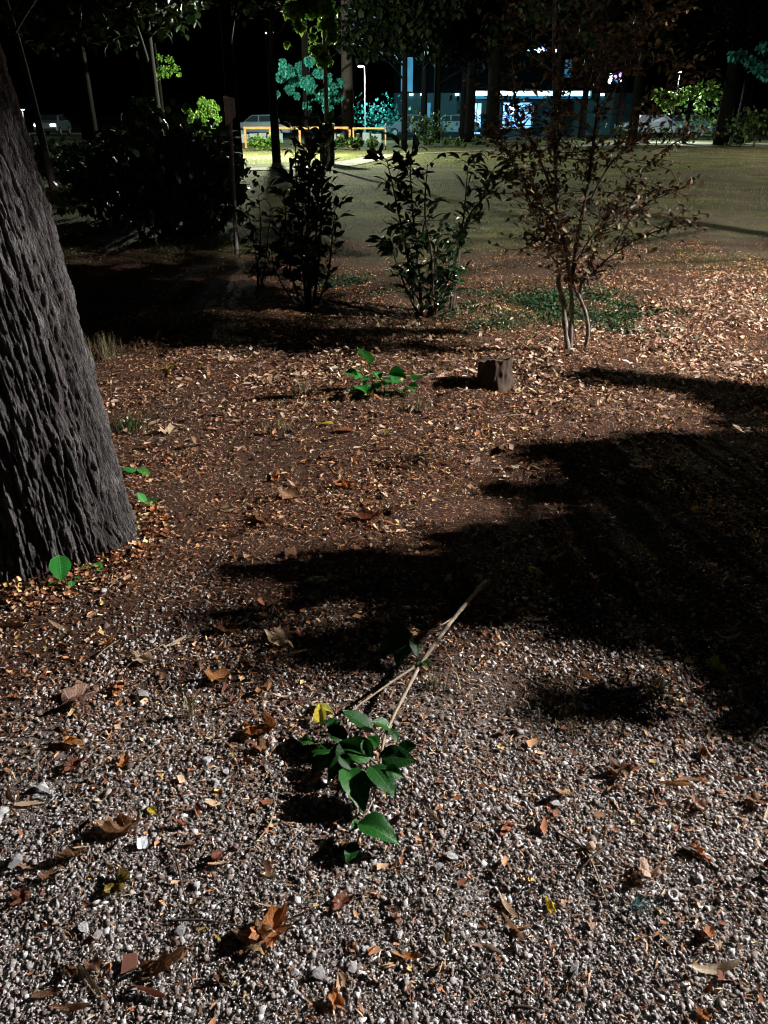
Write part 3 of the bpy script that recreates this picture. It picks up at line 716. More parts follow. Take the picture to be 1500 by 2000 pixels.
# ================================================================== LEAFY PLANTS
def part_leaf(parent, me, loc, size, rot, name='leaf'):
    o = bpy.data.objects.new(name, me); C.objects.link(o); o.parent = parent
    o.location = loc; o.scale = (size,)*3; o.rotation_euler = rot; return o
def leaf_rot(direction, roll=0.0):
    """euler for a leaf whose +Y points along direction"""
    d = Vector(direction).normalized(); x = d.cross(Vector((0, 0, 1)))
    x = x.normalized() if x.length > .05 else Vector((1, 0, 0)); z = x.cross(d)
    M = Matrix((x, d, z)).transposed() @ Matrix.Rotation(roll, 3, 'Y'); return M.to_euler()
def rv(s=1.0): return Vector((random.gauss(0, s), random.gauss(0, s), random.gauss(0, s)))

def leaf_stuff(parent, items, mat, shape):
    """remaining leaves of a plant as one part"""
    v0, f0 = shape; v0 = np.asarray(v0); vs = []; fs = []; k = len(v0); f0 = np.asarray(f0)
    for i, (loc, size, rot) in enumerate(items):
        M = np.array(Euler(rot).to_matrix())*size; vs.append(v0 @ M.T+np.array(loc)); fs.append(f0+i*k)
    o = link('foliage', mesh_np('foliage', np.concatenate(vs), np.concatenate(fs)), mat, parent); o['kind'] = 'stuff'; return o
LOW = leaf_ovate(5, .5, .12, .15, 1, 4)

def shrub(stems, Yd, leafmatname, massmat, n_leaf, lsize, label, upper=.0, name='shrub', n_max=300, r0=.012, group='shrubs along the dark bed', bare=.15, side=.16, wid=.42):
    base = gpt(*stems[0][0]); root = empty(name, base, label, 'shrub', group)
    ms = [mk('shrub_leaf', leaf_ovate(70+i, wid, .15, .1+.15*i, 2, 5), leafmatname) for i in range(4)]
    items = []; lens = []
    paths = []
    for st in stems:
        dy = random.uniform(-.18, .18); pts = []
        for i, (px, py) in enumerate(st):
            q = at(px, py, Yd + dy*i/max(1, len(st)-1)); pts.append(q)
        pts[0].z = min(pts[0].z, ghf(pts[0].x, pts[0].y)) - .01
        sp = spline(pts, 5); L = sum((sp[i+1]-sp[i]).length for i in range(len(sp)-1)); paths.append((sp, L))
        m = MB(base); m.tube(sp, taper(len(sp), r0*(.7+.5*L), .003), 6); m.build('stem', 'twig_bark', root)
    tot = sum(L for _, L in paths)
    tw = MB(base)
    for sp, L in paths:
        for k in range(int(n_leaf*L/tot/3)+1):
            u = bare+(1-bare)*random.random()**.8; i = min(len(sp)-2, int(u*(len(sp)-1))); p0 = sp[i].lerp(sp[i+1], random.random())
            a = random.uniform(0, 6.28); d = Vector((math.cos(a), math.sin(a)*.9, random.uniform(-.1, .9))).normalized(); tl = random.uniform(.3, 1)*side
            p1 = p0+d*tl; tw.tube([p0, p0.lerp(p1, .5)+rv(.008), p1], [.003, .0022, .0012], 4)
            for q in range(3):
                s = p0.lerp(p1, .35+.32*q); dd = (d+rv(.55)+Vector((0, 0, .25))).normalized()
                items.append((s-base, lsize*random.uniform(.6, 1.2), leaf_rot(dd, random.uniform(-.9, .9))))
    tw.build('twigs', 'twig_bark', root)['kind'] = 'stuff'
    items.sort(key=lambda t: t[0].y - 2*t[1])
    for i, (loc, s, rot) in enumerate(items[:n_max]): part_leaf(root, ms[i % 4], loc, s, rot)
    if len(items) > n_max: leaf_stuff(root, items[n_max:], massmat, LOW)
    return root

shrub([[(815, 628), (800, 520), (775, 400), (755, 310)], [(825, 628), (815, 500), (805, 400), (800, 300)], [(835, 628), (845, 520), (830, 420), (835, 320)],
       [(830, 630), (800, 580), (770, 500), (760, 470)], [(840, 630), (870, 560), (880, 500), (890, 470)], [(835, 632), (850, 590), (880, 540), (900, 480)], [(825, 632), (820, 590), (800, 560), (795, 520)], [(838, 632), (850, 600), (845, 560), (860, 450)]],
      6.6, 'laurel_leaf', 'laurel_mass', 620, .105, 'dark green leafy shrub with upright shoots in the middle, brown soil at its foot')
shrub([[(880, 590), (890, 520), (905, 430), (915, 310)], [(882, 590), (900, 470), (935, 400), (960, 335)], [(884, 590), (905, 450), (950, 380), (985, 350)]],
      6.8, 'laurel_leaf', 'laurel_mass', 170, .10, 'thin leafy shoots leaning right between the middle shrub and the small tree', bare=.42, side=.13)
shrub([[(600, 600), (590, 500), (580, 380), (575, 230)], [(605, 602), (600, 480), (605, 350), (600, 190)], [(612, 600), (625, 480), (630, 350), (635, 240)],
       [(595, 602), (570, 540), (560, 450), (555, 380)], [(615, 602), (640, 540), (650, 450), (655, 400)], [(603, 602), (610, 520), (620, 420), (615, 300)], [(590, 600), (560, 570), (535, 520), (530, 480)], [(600, 602), (595, 540), (590, 440), (600, 280)]],
      7.1, 'laurel_leaf', 'laurel_mass', 760, .11, 'tall dark shrub with bare lower stems standing before the orange railing')
shrub([[(505, 560), (500, 500), (490, 440), (480, 400)], [(510, 560), (520, 500), (525, 450), (530, 420)], [(515, 562), (505, 520), (510, 450), (505, 380)]],
      7.8, 'laurel_leaf', 'laurel_mass', 90, .10, 'low dim shrub between the sign post and the tall dark shrub')
shrub([[(375, 440), (370, 380), (365, 330), (360, 280)], [(390, 440), (395, 380), (400, 330), (410, 290)], [(400, 442), (415, 400), (425, 350), (428, 310)], [(380, 440), (380, 380), (385, 330), (385, 300)]],
      12.5, 'laurel_leaf', 'laurel_mass', 300, .16, 'dim drooping shrub left of the thin white stake', side=.3, r0=.02)

def small_tree():
    base = gpt(1122, 697); root = empty('small_tree', base, 'small multi-stemmed tree with pale bare stems and sparse bronze leaves', 'tree')
    S = [  # picture points, radii, depth drift
        ([(1110, 697), (1104, 640), (1100, 590), (1090, 550), (1098, 530)], .026, .018, 0, 'bark_pale'),
        ([(1113, 694), (1115, 650), (1117, 600), (1113, 545), (1105, 490), (1090, 430), (1086, 350), (1085, 250), (1082, 120), (1085, -60)], .024, .012, .02, 'bark_pale'),
        ([(1140, 692), (1149, 645), (1142, 605), (1126, 570), (1104, 540), (1080, 500), (1064, 455), (1050, 430), (1010, 330), (960, 240)], .019, .005, -.06, 'bark_pale'),
        ([(1136, 600), (1134, 560), (1142, 545), (1160, 530), (1200, 495), (1260, 460), (1320, 440), (1345, 430)], .014, .003, -.1, 'twig_bark'),
        ([(1118, 560), (1122, 500), (1135, 430), (1150, 350), (1158, 290), (1170, 180), (1180, 60), (1190, -60)], .018, .010, .12, 'twig_bark'),
        ([(1140, 545), (1165, 480), (1190, 420), (1240, 350), (1300, 290), (1360, 260)], .010, .003, .15, 'twig_bark'),
        ([(1150, 400), (1185, 330), (1230, 280), (1290, 200), (1330, 120)], .010, .003, .1, 'twig_bark'),
        ([(1110, 500), (1075, 430), (1040, 370), (990, 300), (950, 250)], .010, .003, .1, 'twig_bark'),
        ([(1088, 400), (1050, 300), (1010, 220), (1000, 100), (990, -20)], .010, .003, -.15, 'twig_bark'),
        ([(1085, 300), (1110, 200), (1130, 80), (1140, -60)], .010, .004, .1, 'twig_bark'),
        ([(1165, 230), (1220, 140), (1260, 40), (1290, -60)], .010, .003, -.2, 'twig_bark'),
        ([(1170, 160), (1240, 80), (1320, 20), (1380, -20)], .008, .003, .2, 'twig_bark'),
        ([(1152, 640), (1160, 620), (1166, 590)], .006, .002, 0, 'twig_bark'),
        ([(1128, 692), (1124, 660), (1119, 620)], .005, .002, 0, 'bark_pale'),
        ([(1120, 520), (1150, 470), (1180, 430), (1200, 400)], .008, .003, -.12, 'twig_bark'),
        ([(1110, 480), (1060, 470), (1010, 490)], .006, .002, -.12, 'twig_bark'),
        ([(1200, 495), (1230, 430), (1290, 380), (1330, 370)], .007, .002, -.05, 'twig_bark')]
    items = []; tw = MB(base); Y0 = base.y
    for k, (pp, r0, r1, dy, mat) in enumerate(S):
        pts = [at(x, y, Y0+dy*i/(len(pp)-1)*1.6) for i, (x, y) in enumerate(pp)]
        if pp[0][1] > 680: pts[0] = gpt(*pp[0]); pts[0].z -= .02
        sp = spline(pts, 4); rr = taper(len(sp), r0, r1)
        rr = [q*.78*(1+.14*math.sin(i*1.7+k)+.08*math.sin(i*4.1)) for i, q in enumerate(rr)]
        m = MB(base); m.tube(sp, rr, 8); m.build('stem', mat, root)
        if k in (0, 12, 13): continue
        L = sum((sp[i+1]-sp[i]).length for i in range(len(sp)-1))
        for j in range(int(L*58)):
            u = random.uniform(.42 if k in (1, 2, 4) else .22, 1); i = min(len(sp)-2, int(u*(len(sp)-1))); p0 = sp[i].lerp(sp[i+1], random.random())
            a = random.uniform(0, 6.28); d = Vector((math.cos(a), math.sin(a), random.uniform(-.2, .8))).normalized(); tl = random.uniform(.08, .32)
            p1 = p0+d*tl; pm = p0.lerp(p1, .5)+rv(.02); tw.tube([p0, pm, p1], [.0026, .002, .001], 4)
            for q in range(5):
                s = (p0.lerp(pm, q/2) if q < 2 else pm.lerp(p1, (q-2)/2)); dd = (d*.5+rv(.7)).normalized()
                items.append((s-base, random.uniform(.024, .055), leaf_rot(dd, random.uniform(-1.5, 1.5))))
    tw.build('twigs', 'twig_bark', root)['kind'] = 'stuff'
    ms = [mk('small_tree_leaf', leaf_ovate(90+i, .5, .25, .1+.2*i, 1, 5), 'bronze_leaf') for i in range(4)]
    random.shuffle(items); items.sort(key=lambda t: -t[1])
    for i, (loc, s, rot) in enumerate(items[:300]): part_leaf(root, ms[i % 4], loc, s, rot)
    leaf_stuff(root, items[300:], 'bronze_mass', LOW)
small_tree()

# ------------------------------------------------------------------ sprouts and seedlings
FRESH = [mk('fresh_leaf_shape', leaf_ovate(200+i, .72+.05*(i % 2), .10+.05*i, .10+.12*i, 3, 9, .02, .6), 'fresh_leaf') for i in range(4)]
SPR = [mk('sprout_leaf_shape', leaf_ovate(210+i, .66, .12+.05*i, .10+.12*i, 2, 7, .02, .4), 'sprout_leaf') for i in range(3)]
SEED = [mk('seedling_leaf_shape', leaf_ovate(220+i, .8, .1, .12+.1*i, 3, 7, .02, .8), 'seedling_leaf') for i in range(3)]
YEL = mk('yellow_seed_leaf', leaf_ovate(231, .7, .1, .3, 3, 7), 'olive_leaf')
def sprouts():
    b = gpt(735, 768); root = empty('leafy_sprouts', b, 'cluster of bright green leafy sprouts left of the stump', 'plant'); st = MB(b)
    for px, py, s in [(722, 708, 34), (675, 727, 24), (757, 733, 34), (780, 742, 26), (810, 742, 24), (712, 738, 24), (700, 755, 30), (722, 752, 26), (740, 760, 26), (772, 762, 22),
                      (793, 760, 20), (735, 728, 20), (690, 765, 22), (715, 770, 20), (756, 752, 22), (705, 722, 16), (765, 770, 16), (728, 740, 22), (800, 752, 16), (745, 742, 20)]:
        g = at(px, py, b.y+random.uniform(-.08, .08)); k = s*mpp(g)*1.05
        foot = b+Vector((.7*(g.x-b.x), random.uniform(-.05, .05), 0)); st.tube([foot, foot.lerp(g, .6)+rv(.01), g], [.003, .0025, .0018], 5)
        part_leaf(root, SPR[len(root.children) % 3], g-b, k*1.45, leaf_rot((random.uniform(-.5, .7), -random.uniform(.3, .9), random.uniform(.1, .9)), random.uniform(-.6, .6)))
    st.build('stem', 'green_stem', root)
sprouts()
def seedling(px, py, leaves, label, mats=None):
    b = gpt(px, py); root = empty('seedling', b, label, 'plant', 'seedlings round the big trunk'); st = MB(b)
    for i, (x, y, s, d) in enumerate(leaves):
        g = at(x, y, b.y-.03+.02*i); k = s*mpp(g); g.z = max(g.z, ghf(g.x, g.y)+.015)
        st.tube([b-Vector((0, 0, .01)), b.lerp(g, .5)+Vector((.004, 0, .008)), g], [.0026, .0022, .0016], 6)
        part_leaf(root, (mats or SEED)[i % len(mats or SEED)], g-b, k, leaf_rot(d, random.uniform(-.3, .3)))
    st.build('stem', 'green_stem', root)
seedling(133, 1160, [(116, 1090, 52, (.3, -.8, -.35)), (140, 1136, 18, (.3, -.7, .1)), (120, 1150, 26, (-.5, -.6, .2)), (150, 1143, 14, (.8, -.3, .2))], 'seedling with one big bright green leaf at the foot of the trunk')
seedling(195, 1122, [(176, 1108, 22, (-.8, -.2, .1)), (188, 1108, 24, (.6, -.6, -.2))], 'low yellowish green seedling right of the big-leaved one', [YEL, SEED[0]])
seedling(268, 930, [(262, 922, 22, (-.7, -.3, .35)), (272, 918, 26, (.8, -.4, -.1)), (258, 930, 12, (-.2, -.8, .1))], 'seedling with two spread leaves on the soil beside the trunk')
seedling(289, 995, [(283, 985, 22, (-.5, .2, .8)), (290, 976, 26, (.6, -.7, -.2))], 'tiny upright seedling just right of the trunk base')

# ------------------------------------------------------------------ fallen branch with green leaves
def fallen_branch():
    b = gpt(770, 1400); root = empty('fallen_branch', b, 'fallen pale branch with fresh green leaves lying across the gravel', 'branch')
    def P(px, py, z): q = gp(px, py, z); return Vector((q.x, q.y, q.z+ghf(q.x, q.y)))
    main = spline([P(948, 1140, .05), P(905, 1190, .06), P(860, 1250, .06), P(822, 1305, .06), P(795, 1355, .06), P(768, 1405, .06), P(750, 1450, .06), P(742, 1500, .055), P(730, 1555, .05), P(712, 1600, .045), P(695, 1660, .03)], 4)
    rr = [.0075, .0072, .0066, .006, .0055, .005, .0042, .0032, .0024, .0018, .0014]; rr = list(np.interp(np.linspace(0, 1, len(main)), np.linspace(0, 1, 11), rr))
    rr = [q*(1+.10*math.sin(i*1.9)) for i, q in enumerate(rr)]
    MB(b).tube(main, rr, 9).build; m = MB(b); m.tube(main, rr, 9); m.build('stem', 'branch_bark', root)
    for pts, r in [([(815, 1307, .062), (770, 1335, .06), (720, 1370, .06), (690, 1392, .065), (655, 1420, .06)], .0045), ([(885, 1215, .06), (850, 1235, .07), (830, 1238, .07), (805, 1255, .07)], .0028),
                   ([(742, 1500, .055), (715, 1480, .06), (690, 1465, .065)], .0025), ([(745, 1480, .06), (770, 1485, .06)], .002), ([(752, 1450, .06), (770, 1435, .07), (790, 1440, .08)], .002),
                   ([(735, 1545, .05), (700, 1520, .06)], .002), ([(712, 1600, .045), (725, 1612, .045)], .0015), ([(655, 1420, .06), (640, 1440, .06)], .002)]:
        t = MB(b); q = spline([P(*x) for x in pts], 4); t.tube(q, taper(len(q), r, .0012), 6); t.build('twig', 'branch_bark', root)
    # leaf base, leaf tip (picture), height of base and tip
    LV = [((728, 1425), (668, 1378), .05, .10), ((768, 1420), (735, 1402), .06, .10), ((668, 1445), (632, 1408), .05, .08), ((725, 1482), (662, 1442), .06, .10), ((752, 1482), (822, 1490), .06, .07),
          ((730, 1506), (782, 1556), .07, .07), ((674, 1512), (716, 1578), .06, .06), ((680, 1465), (634, 1510), .05, .05), ((598, 1464), (634, 1463), .07, .08), ((790, 1470), (822, 1458), .06, .09),
          ((712, 1450), (724, 1482), .09, .07), ((764, 1508), (794, 1522), .07, .07), ((722, 1442), (742, 1460), .06, .08), ((640, 1470), (596, 1506), .04, .04), ((768, 1424), (788, 1446), .06, .06),
          ((706, 1612), (775, 1624), .05, .07), ((694, 1648), (676, 1684), .04, .03), ((702, 1605), (688, 1618), .04, .05), ((832, 1236), (805, 1212), .07, .10), ((800, 1248), (742, 1262), .06, .07), ((808, 1252), (816, 1290), .08, .05),
          ((822, 1300), (836, 1303), .06, .08), ((800, 1262), (770, 1300), .05, .03), ((650, 1420), (612, 1390), .05, .06), ((690, 1500), (655, 1530), .05, .04), ((800, 1480), (812, 1500), .05, .05), ((660, 1480), (688, 1505), .08, .07),
          ((574, 1440), (598, 1442), .05, .06)]
    for i, (a, c, z0, z1) in enumerate(LV):
        if 1370 < a[1] < 1600: a = (705+(a[0]-705)*.88, 1475+(a[1]-1475)*.88); c = (705+(c[0]-705)*.9, 1475+(c[1]-1475)*.9)
        p0 = P(*a, z0); p1 = P(*c, z1); d = p1-p0
        part_leaf(root, FRESH[i % 4], p0-b, max(.03, d.length*1.0), leaf_rot(d, random.uniform(-.55, .55)))
fallen_branch()

# ================================================================== LEAVES, STONES, TWIGS ON THE GROUND (picked from the photo)
LS = [
 (150,1385,95,'lobed','pink_leaf','large crumpled tan leaf curling up from the gravel below the trunk'),
 (138,1462,52,'curl','orange_leaf','yellow-orange leaf on the gravel under the large tan leaf'),
 (143,1508,44,'curl','red_leaf','reddish brown leaf just below the yellow-orange leaf'),
 (238,1355,46,'curl','orange_leaf','folded orange leaf right of the large tan leaf'),
 (282,1303,48,'curl','tan_leaf','tan leaf under the pale stick by the trunk'),
 (345,1262,46,'bract','pale_bract','pale narrow bract between the pale stick and the ribbed leaf'),
 (545,1255,74,'lobed','tan_leaf','ribbed tan leaf standing folded above the fallen branch'),
 (578,1278,62,'bract','pale_bract','pale upright bract touching the ribbed tan leaf'),
 (598,1246,42,'curl','orange_leaf','orange crumpled leaf right of the ribbed tan leaf'),
 (492,1302,36,'curl','tan_leaf','small tan leaf lower left of the ribbed leaf'),
 (430,1338,58,'curl','orange_leaf','folded orange leaf above the straw tuft'),
 (515,1358,58,'curl','brown_leaf','brown curled leaf with lit edge left of the secondary twig'),
 (562,1368,48,'bract','pink_leaf','pinkish bract left of the secondary twig'),
 (488,1440,60,'curl','orange_leaf','orange crumpled leaf left of the green leaves'),
 (532,1432,62,'curl','orange_leaf','brighter orange crumpled leaf touching the shadow of the green leaves'),
 (512,1470,46,'lobed','brown_leaf','flat brown leaf under the orange crumpled leaves'),
 (626,1424,44,'oval','yellow_leaf','bright yellow leaf peeking out beside the green leaves'),
 (616,1385,40,'oval','olive_leaf','yellow-green leaf above the bright yellow one'),
 (618,1522,22,'curl','orange_leaf','small orange leaf in the shadow under the green leaves'),
 (583,1530,24,'curl','orange_leaf','tiny orange leaf left of the small orange one'),
 (248,1500,38,'curl','orange_leaf','dark orange leaf on the gravel below the straw tuft'),
 (292,1583,26,'oval','yellow_leaf','tiny orange-yellow leaf above the paper scrap'),
 (235,1630,88,'curl','brown_leaf','brown folded leaf with orange edge above the paper scrap'),
 (358,1622,34,'curl','red_leaf','small reddish leaf right of the paper scrap'),
 (230,1735,70,'lobed','olive_leaf','yellow-green half leaf with brown rim on the gravel'),
 (152,1685,62,'curl','brown_leaf','brown shrivelled leaf left of the yellow-green half leaf'),
 (96,1725,36,'curl','brown_leaf','small brown leaf near the left edge'),
 (45,1758,50,'lobed','red_leaf','reddish brown leaf at the left edge'),
 (70,1700,56,'bract','brown_leaf','long brown bract near the left edge above the reddish leaf'),
 (312,1905,100,'curl','brown_leaf','long crumpled brown leaf beside the square tile piece'),
 (292,1945,70,'bract','red_leaf','flat reddish strip below the long crumpled leaf'),
 (185,1895,50,'lobed','brown_leaf','brown leaf left of the square tile piece'),
 (178,1925,76,'bract','pale_bract','curved tan bract below the brown leaf, bottom left'),
 (142,1905,50,'curl','brown_leaf','dark orange-brown leaf at bottom left'),
 (95,1945,50,'bract','brown_leaf','upright brown bract at bottom left'),
 (138,1975,70,'bract','brown_leaf','dull brown bract along the bottom edge at left'),
 (537,1828,96,'curl','orange_leaf','big curled orange leaf on the gravel, bottom centre-left'),
 (505,1850,90,'lobed','tan_leaf','pale tan leaf tucked under the big curled orange leaf'),
 (665,1775,52,'curl','red_leaf','dark red curled leaf right of the big curled orange leaf'),
 (772,1798,40,'curl','pink_leaf','small pinkish leaf on gravel, bottom centre'),
 (655,1970,44,'curl','orange_leaf','orange-brown leaf at the bottom edge'),
 (612,1972,46,'bract','tan_leaf','tan bract at the bottom edge left of the orange-brown leaf'),
 (795,1877,54,'bract','orange_leaf','orange-tan bract on gravel, bottom centre'),
 (446,1690,66,'bract','tan_leaf','tan bract on the gravel right of the paper scrap'),
 (425,1684,44,'curl','red_leaf','red-brown leaf left of that tan bract'),
 (525,1780,64,'bract','pale_bract','pale bent bract above the big curled orange leaf'),
 (527,1722,44,'bract','pale_bract','small curved bract left of the two lowest green leaves'),
 (600,1792,50,'bract','pink_leaf','greyish bract left of the dark red curled leaf'),
 (846,1602,46,'bract','pale_bract','pale bract lower right of the green leaves'),
 (992,1622,44,'curl','red_leaf','red-orange curled leaf right of the green leaves'),
 (990,1775,52,'bract','tan_leaf','upright tan leaf at bottom right of centre'),
 (1004,1822,62,'bract','brown_leaf','long brown bract under the upright tan leaf'),
 (950,1858,52,'bract','pink_leaf','greyish tan bract at bottom centre'),
 (1075,1782,38,'curl','yellow_leaf','small yellow star-shaped leaf at right'),
 (1155,1814,36,'lobed','pink_leaf','small pinkish ribbed leaf right of the yellow star-shaped leaf'),
 (1265,1714,66,'lobed','pink_leaf','pale pink lobed leaf lying flat at lower right'),
 (1235,1738,40,'bract','brown_leaf','brown strip left of the pale pink lobed leaf'),
 (1355,1672,46,'curl','orange_leaf','orange-brown curled leaf above the white ring scrap'),
 (1385,1838,44,'curl','orange_leaf','curled orange leaf above the twisted pale strip'),
 (1388,1905,92,'bract','pale_bract','twisted pale strip near the bottom right corner'),
 (1362,1582,46,'curl','pink_leaf','pale pinkish curled leaf at right'),
 (1105,1562,46,'curl','tan_leaf','tan ribbed leaf on gravel right of the green leaves'),
 (1212,1512,66,'lobed','brown_leaf','large dark brown leaf standing up at right'),
 (1232,1512,40,'bract','orange_leaf','orange-edged strip beside the large dark brown leaf'),
 (1315,1542,54,'bract','orange_leaf','reddish tan strip right of the large dark brown leaf'),
 (1345,1528,62,'bract','brown_leaf','brown bract crossing above the reddish tan strip'),
 (1285,1524,26,'bract','orange_leaf','short upright strip between the brown leaf and the tan strip'),
 (1375,1485,48,'curl','brown_leaf','crumpled dull leaf above the brown bract at right'),
 (1478,1575,60,'lobed','brown_leaf','dark brown leaf at the right edge'),
 (1493,1600,34,'bract','pale_bract','pale strip at the right edge below the dark brown leaf'),
 (1320,1432,0,'bract','pale_bract',''),
 (1383,1442,40,'bract','pale_bract','white slender bract in the dim gravel at right'),
 (1475,1440,44,'bract','pink_leaf','pinkish bract at the right edge'),
 (1148,1326,48,'bract','orange_leaf','orange strip on the dark gravel right of the branch'),
 (1335,1178,40,'bract','pale_bract','bright pale bent strip in the dark patch at right'),
 (1424,1253,42,'bract','pale_bract','pale strip at right below the dark patch'),
 (1395,1315,50,'curl','olive_leaf','yellowish brown leaf in the dim ground at right'),
 (1480,1330,40,'curl','olive_leaf','small yellow-brown leaf at the right edge'),
 (1188,1118,40,'bract','pale_bract','dim bract inside the dark shadow'),
 (575,1090,58,'lobed','brown_leaf','broad brown leaf in the shadow band'),
 (630,1140,60,'lobed','olive_leaf','greenish brown leaf in the shadow band above the branch'),
 (622,1170,56,'curl','olive_leaf','olive crumpled leaf below the greenish brown one'),
 (722,1015,62,'curl','red_leaf','red crumpled leaf in the middle of the brown soil'),
 (770,1000,46,'curl','brown_leaf','brown leaf right of the red crumpled leaf'),
 (512,1022,46,'curl','brown_leaf','brown curled leaf on the soil, orange-lit edge'),
 (545,1025,32,'bract','red_leaf','red strip right of the brown curled leaf'),
 (445,1055,46,'bract','tan_leaf','tan bract on the soil left of the shadow band'),
 (475,1045,34,'curl','pink_leaf','pink crumpled leaf beside the tan bract'),
 (437,1040,38,'bract','orange_leaf','orange curved bract above the tan bract'),
 (538,935,38,'curl','orange_leaf','red-orange leaf on the lit soil'),
 (460,1006,34,'oval','pale_bract','pale oval leaf on the lit soil'),
 (392,930,38,'bract','pale_bract','straight pale strip on the lit soil right of the trunk'),
 (340,717,30,'oval','yellow_leaf','bright yellow leaf alone at the edge of the shade'),
 (692,842,36,'oval','orange_leaf','tan-orange leaf below the green sprouts'),
 (652,832,30,'oval','yellow_leaf','ochre leaf left of the tan-orange leaf'),
 (680,952,46,'curl','orange_leaf','orange-tan leaf on the soil near the red crumpled leaf'),
 (565,975,50,'curl','brown_leaf','brown leaf at middle of the lit soil'),
 (540,965,28,'bract','pale_bract','white leaf sliver beside the brown leaf'),
 (305,1014,32,'curl','orange_leaf','orange leaf just right of the trunk base'),
 (300,880,34,'curl','red_leaf','dull red leaf right of the trunk'),
 (420,890,30,'curl','pink_leaf','pink crumpled leaf on the lit soil'),
 (350,878,30,'bract','pale_bract','pale pointed bract on the lit soil'),
 (335,845,44,'curl','pale_bract','pale curled leaf near the green tuft'),
 (925,905,44,'curl','pink_leaf','tan curled leaf at the edge of the deep shadow'),
 (1012,917,22,'oval','pale_bract','pale fleck at the edge of the deep shadow'),
 (968,770,32,'bract','orange_leaf','orange leaf leaning against the stump'),
 (745,775,0,'oval','tan_leaf',''),
 (1015,765,30,'curl','pale_bract','pale leaf just right of the stump'),
 (1070,742,30,'curl','pink_leaf','grey-white leaf in the dark shade right of the stump'),
 (985,878,46,'curl','brown_leaf','brown leaf heap on the lit soil below the stump'),
 (905,1000,0,'curl','red_leaf',''),
 (130,1115,0,'bract','tan_leaf',''),
 (215,1078,38,'bract','pale_bract','pale bract by the yellowish seedling'),
 (335,1078,36,'bract','tan_leaf','tan curved bract right of the trunk foot'),
 (280,1085,26,'curl','orange_leaf','small orange leaf near the trunk foot'),
 (190,1208,42,'bract','tan_leaf','dim tan bract in the shade below the trunk'),
 (135,1245,70,'bract','tan_leaf','long dim bract in the shade below the trunk'),
 (70,1285,44,'bract','brown_leaf','brown bract near the left edge below the trunk'),
 (30,1240,50,'bract','brown_leaf','dim bract at the left edge below the trunk'),
 (130,1275,30,'curl','brown_leaf','small upright brown leaf in the gravel below the trunk'),
 (440,1240,56,'curl','brown_leaf','dark orange-brown leaf above the folded orange leaf'),
 (370,1225,38,'bract','tan_leaf','tan bract right of the dim bracts'),
 (470,1225,28,'bract','pale_bract','small pale bract near the shadow band'),
 (465,1290,26,'bract','pink_leaf','pink sliver near the small tan leaf'),
 (460,1385,54,'bract','orange_leaf','long orange stalk-like bract above the orange crumpled leaves'),
 (365,1475,38,'bract','brown_leaf','brown bract beside the grey stones'),
 (60,1575,50,'bract','tan_leaf','brown bract beside the white stone pair at left'),
 (20,1560,56,'bract','brown_leaf','dark bract at the left edge'),
 (48,1480,24,'bract','pale_bract','small pale pod-like bract at left'),
 (55,1508,36,'bract','brown_leaf','dark bract below the pale pod-like bract'),
]
for i, (px, py, s, sh, mat, lab) in enumerate(LS):
    if not s: continue
    p = gp(px, py); sz = s*mpp(p)*(1.1 if sh in ('bract', 'oval') else {'lobed': 1.0, 'curl': 1.15}[sh])
    me = leaf_mesh(sh, i*3+1, mat)
    nm = {'bract': 'fallen_bract', 'oval': 'fallen_leaf', 'lobed': 'fallen_leaf', 'curl': 'fallen_leaf'}[sh]
    o = bpy.data.objects.new(nm, me); C.objects.link(o)
    rot = (random.gauss(0, .22), random.gauss(0, .25), random.uniform(0, 6.28))
    if sh == 'bract': rot = (random.gauss(0, .12), random.gauss(0, .4), random.choice((-1, 1))*random.uniform(.5, 1.7))
    lay(o, p.x, p.y, sz, rot, .004 if p.y < 2 else 0)
    tag(o, lab, 'leaf')
# further fallen leaves that nothing tells apart
kinds_ = [('curl', 'brown_leaf', 'small dry brown leaf among the litter'), ('curl', 'orange_leaf', 'small rust-orange leaf among the litter'), ('bract', 'pale_bract', 'pale dry bract among the litter'),
          ('bract', 'tan_leaf', 'tan dry bract among the litter'), ('oval', 'yellow_leaf', 'little yellow leaf among the litter'), ('curl', 'pink_leaf', 'pinkish shrivelled leaf among the litter')]
wts = [.30, .19, .18, .16, .03, .14]
Pm = scatter(300, .85, 6.0, lambda x, y: np.clip((y-.6)/2.2, .55, 1)*np.clip(.7+.6*patch(x, y, 1.2, 61), .1, 1), .05)
marks = [('the stump', STUMP), ('the green sprouts', gp(735, 768)), ('the foot of the big trunk', gp(200, 1100)), ('the small tree', SMALL), ('the tip of the fallen branch stem', gp(948, 1140)), ('the lowest green leaf', gp(685, 1666))]
for key, px, py in [('the large crumpled tan leaf', 150, 1385), ('the ribbed tan leaf', 545, 1255), ('the paper scrap', 280, 1657), ('the square tile piece', 255, 1890), ('the big curled orange leaf', 537, 1828), ('the white ring scrap', 1310, 1760),
        ('the large dark brown leaf at right', 1212, 1512), ('the bright bent strip in the dark patch', 1335, 1178), ('the red crumpled leaf', 722, 1015), ('the lone bright yellow leaf', 340, 717), ('the straight pale strip', 392, 930), ('the mossy hummock', 1095, 880),
        ('the tan-orange leaf', 692, 842), ('the middle shrub', 830, 628), ('the tall dark shrub', 603, 600), ('the round white stone', 882, 1681), ('the greenish brown leaf in the shadow band', 630, 1140), ('the tan curled leaf at the shadow edge', 925, 905),
        ('the green weed tuft right of the small tree', 1230, 640), ('the yellow-brown leaf at the right edge', 1480, 1330)]: marks.append((key, gp(px, py)))
info = []
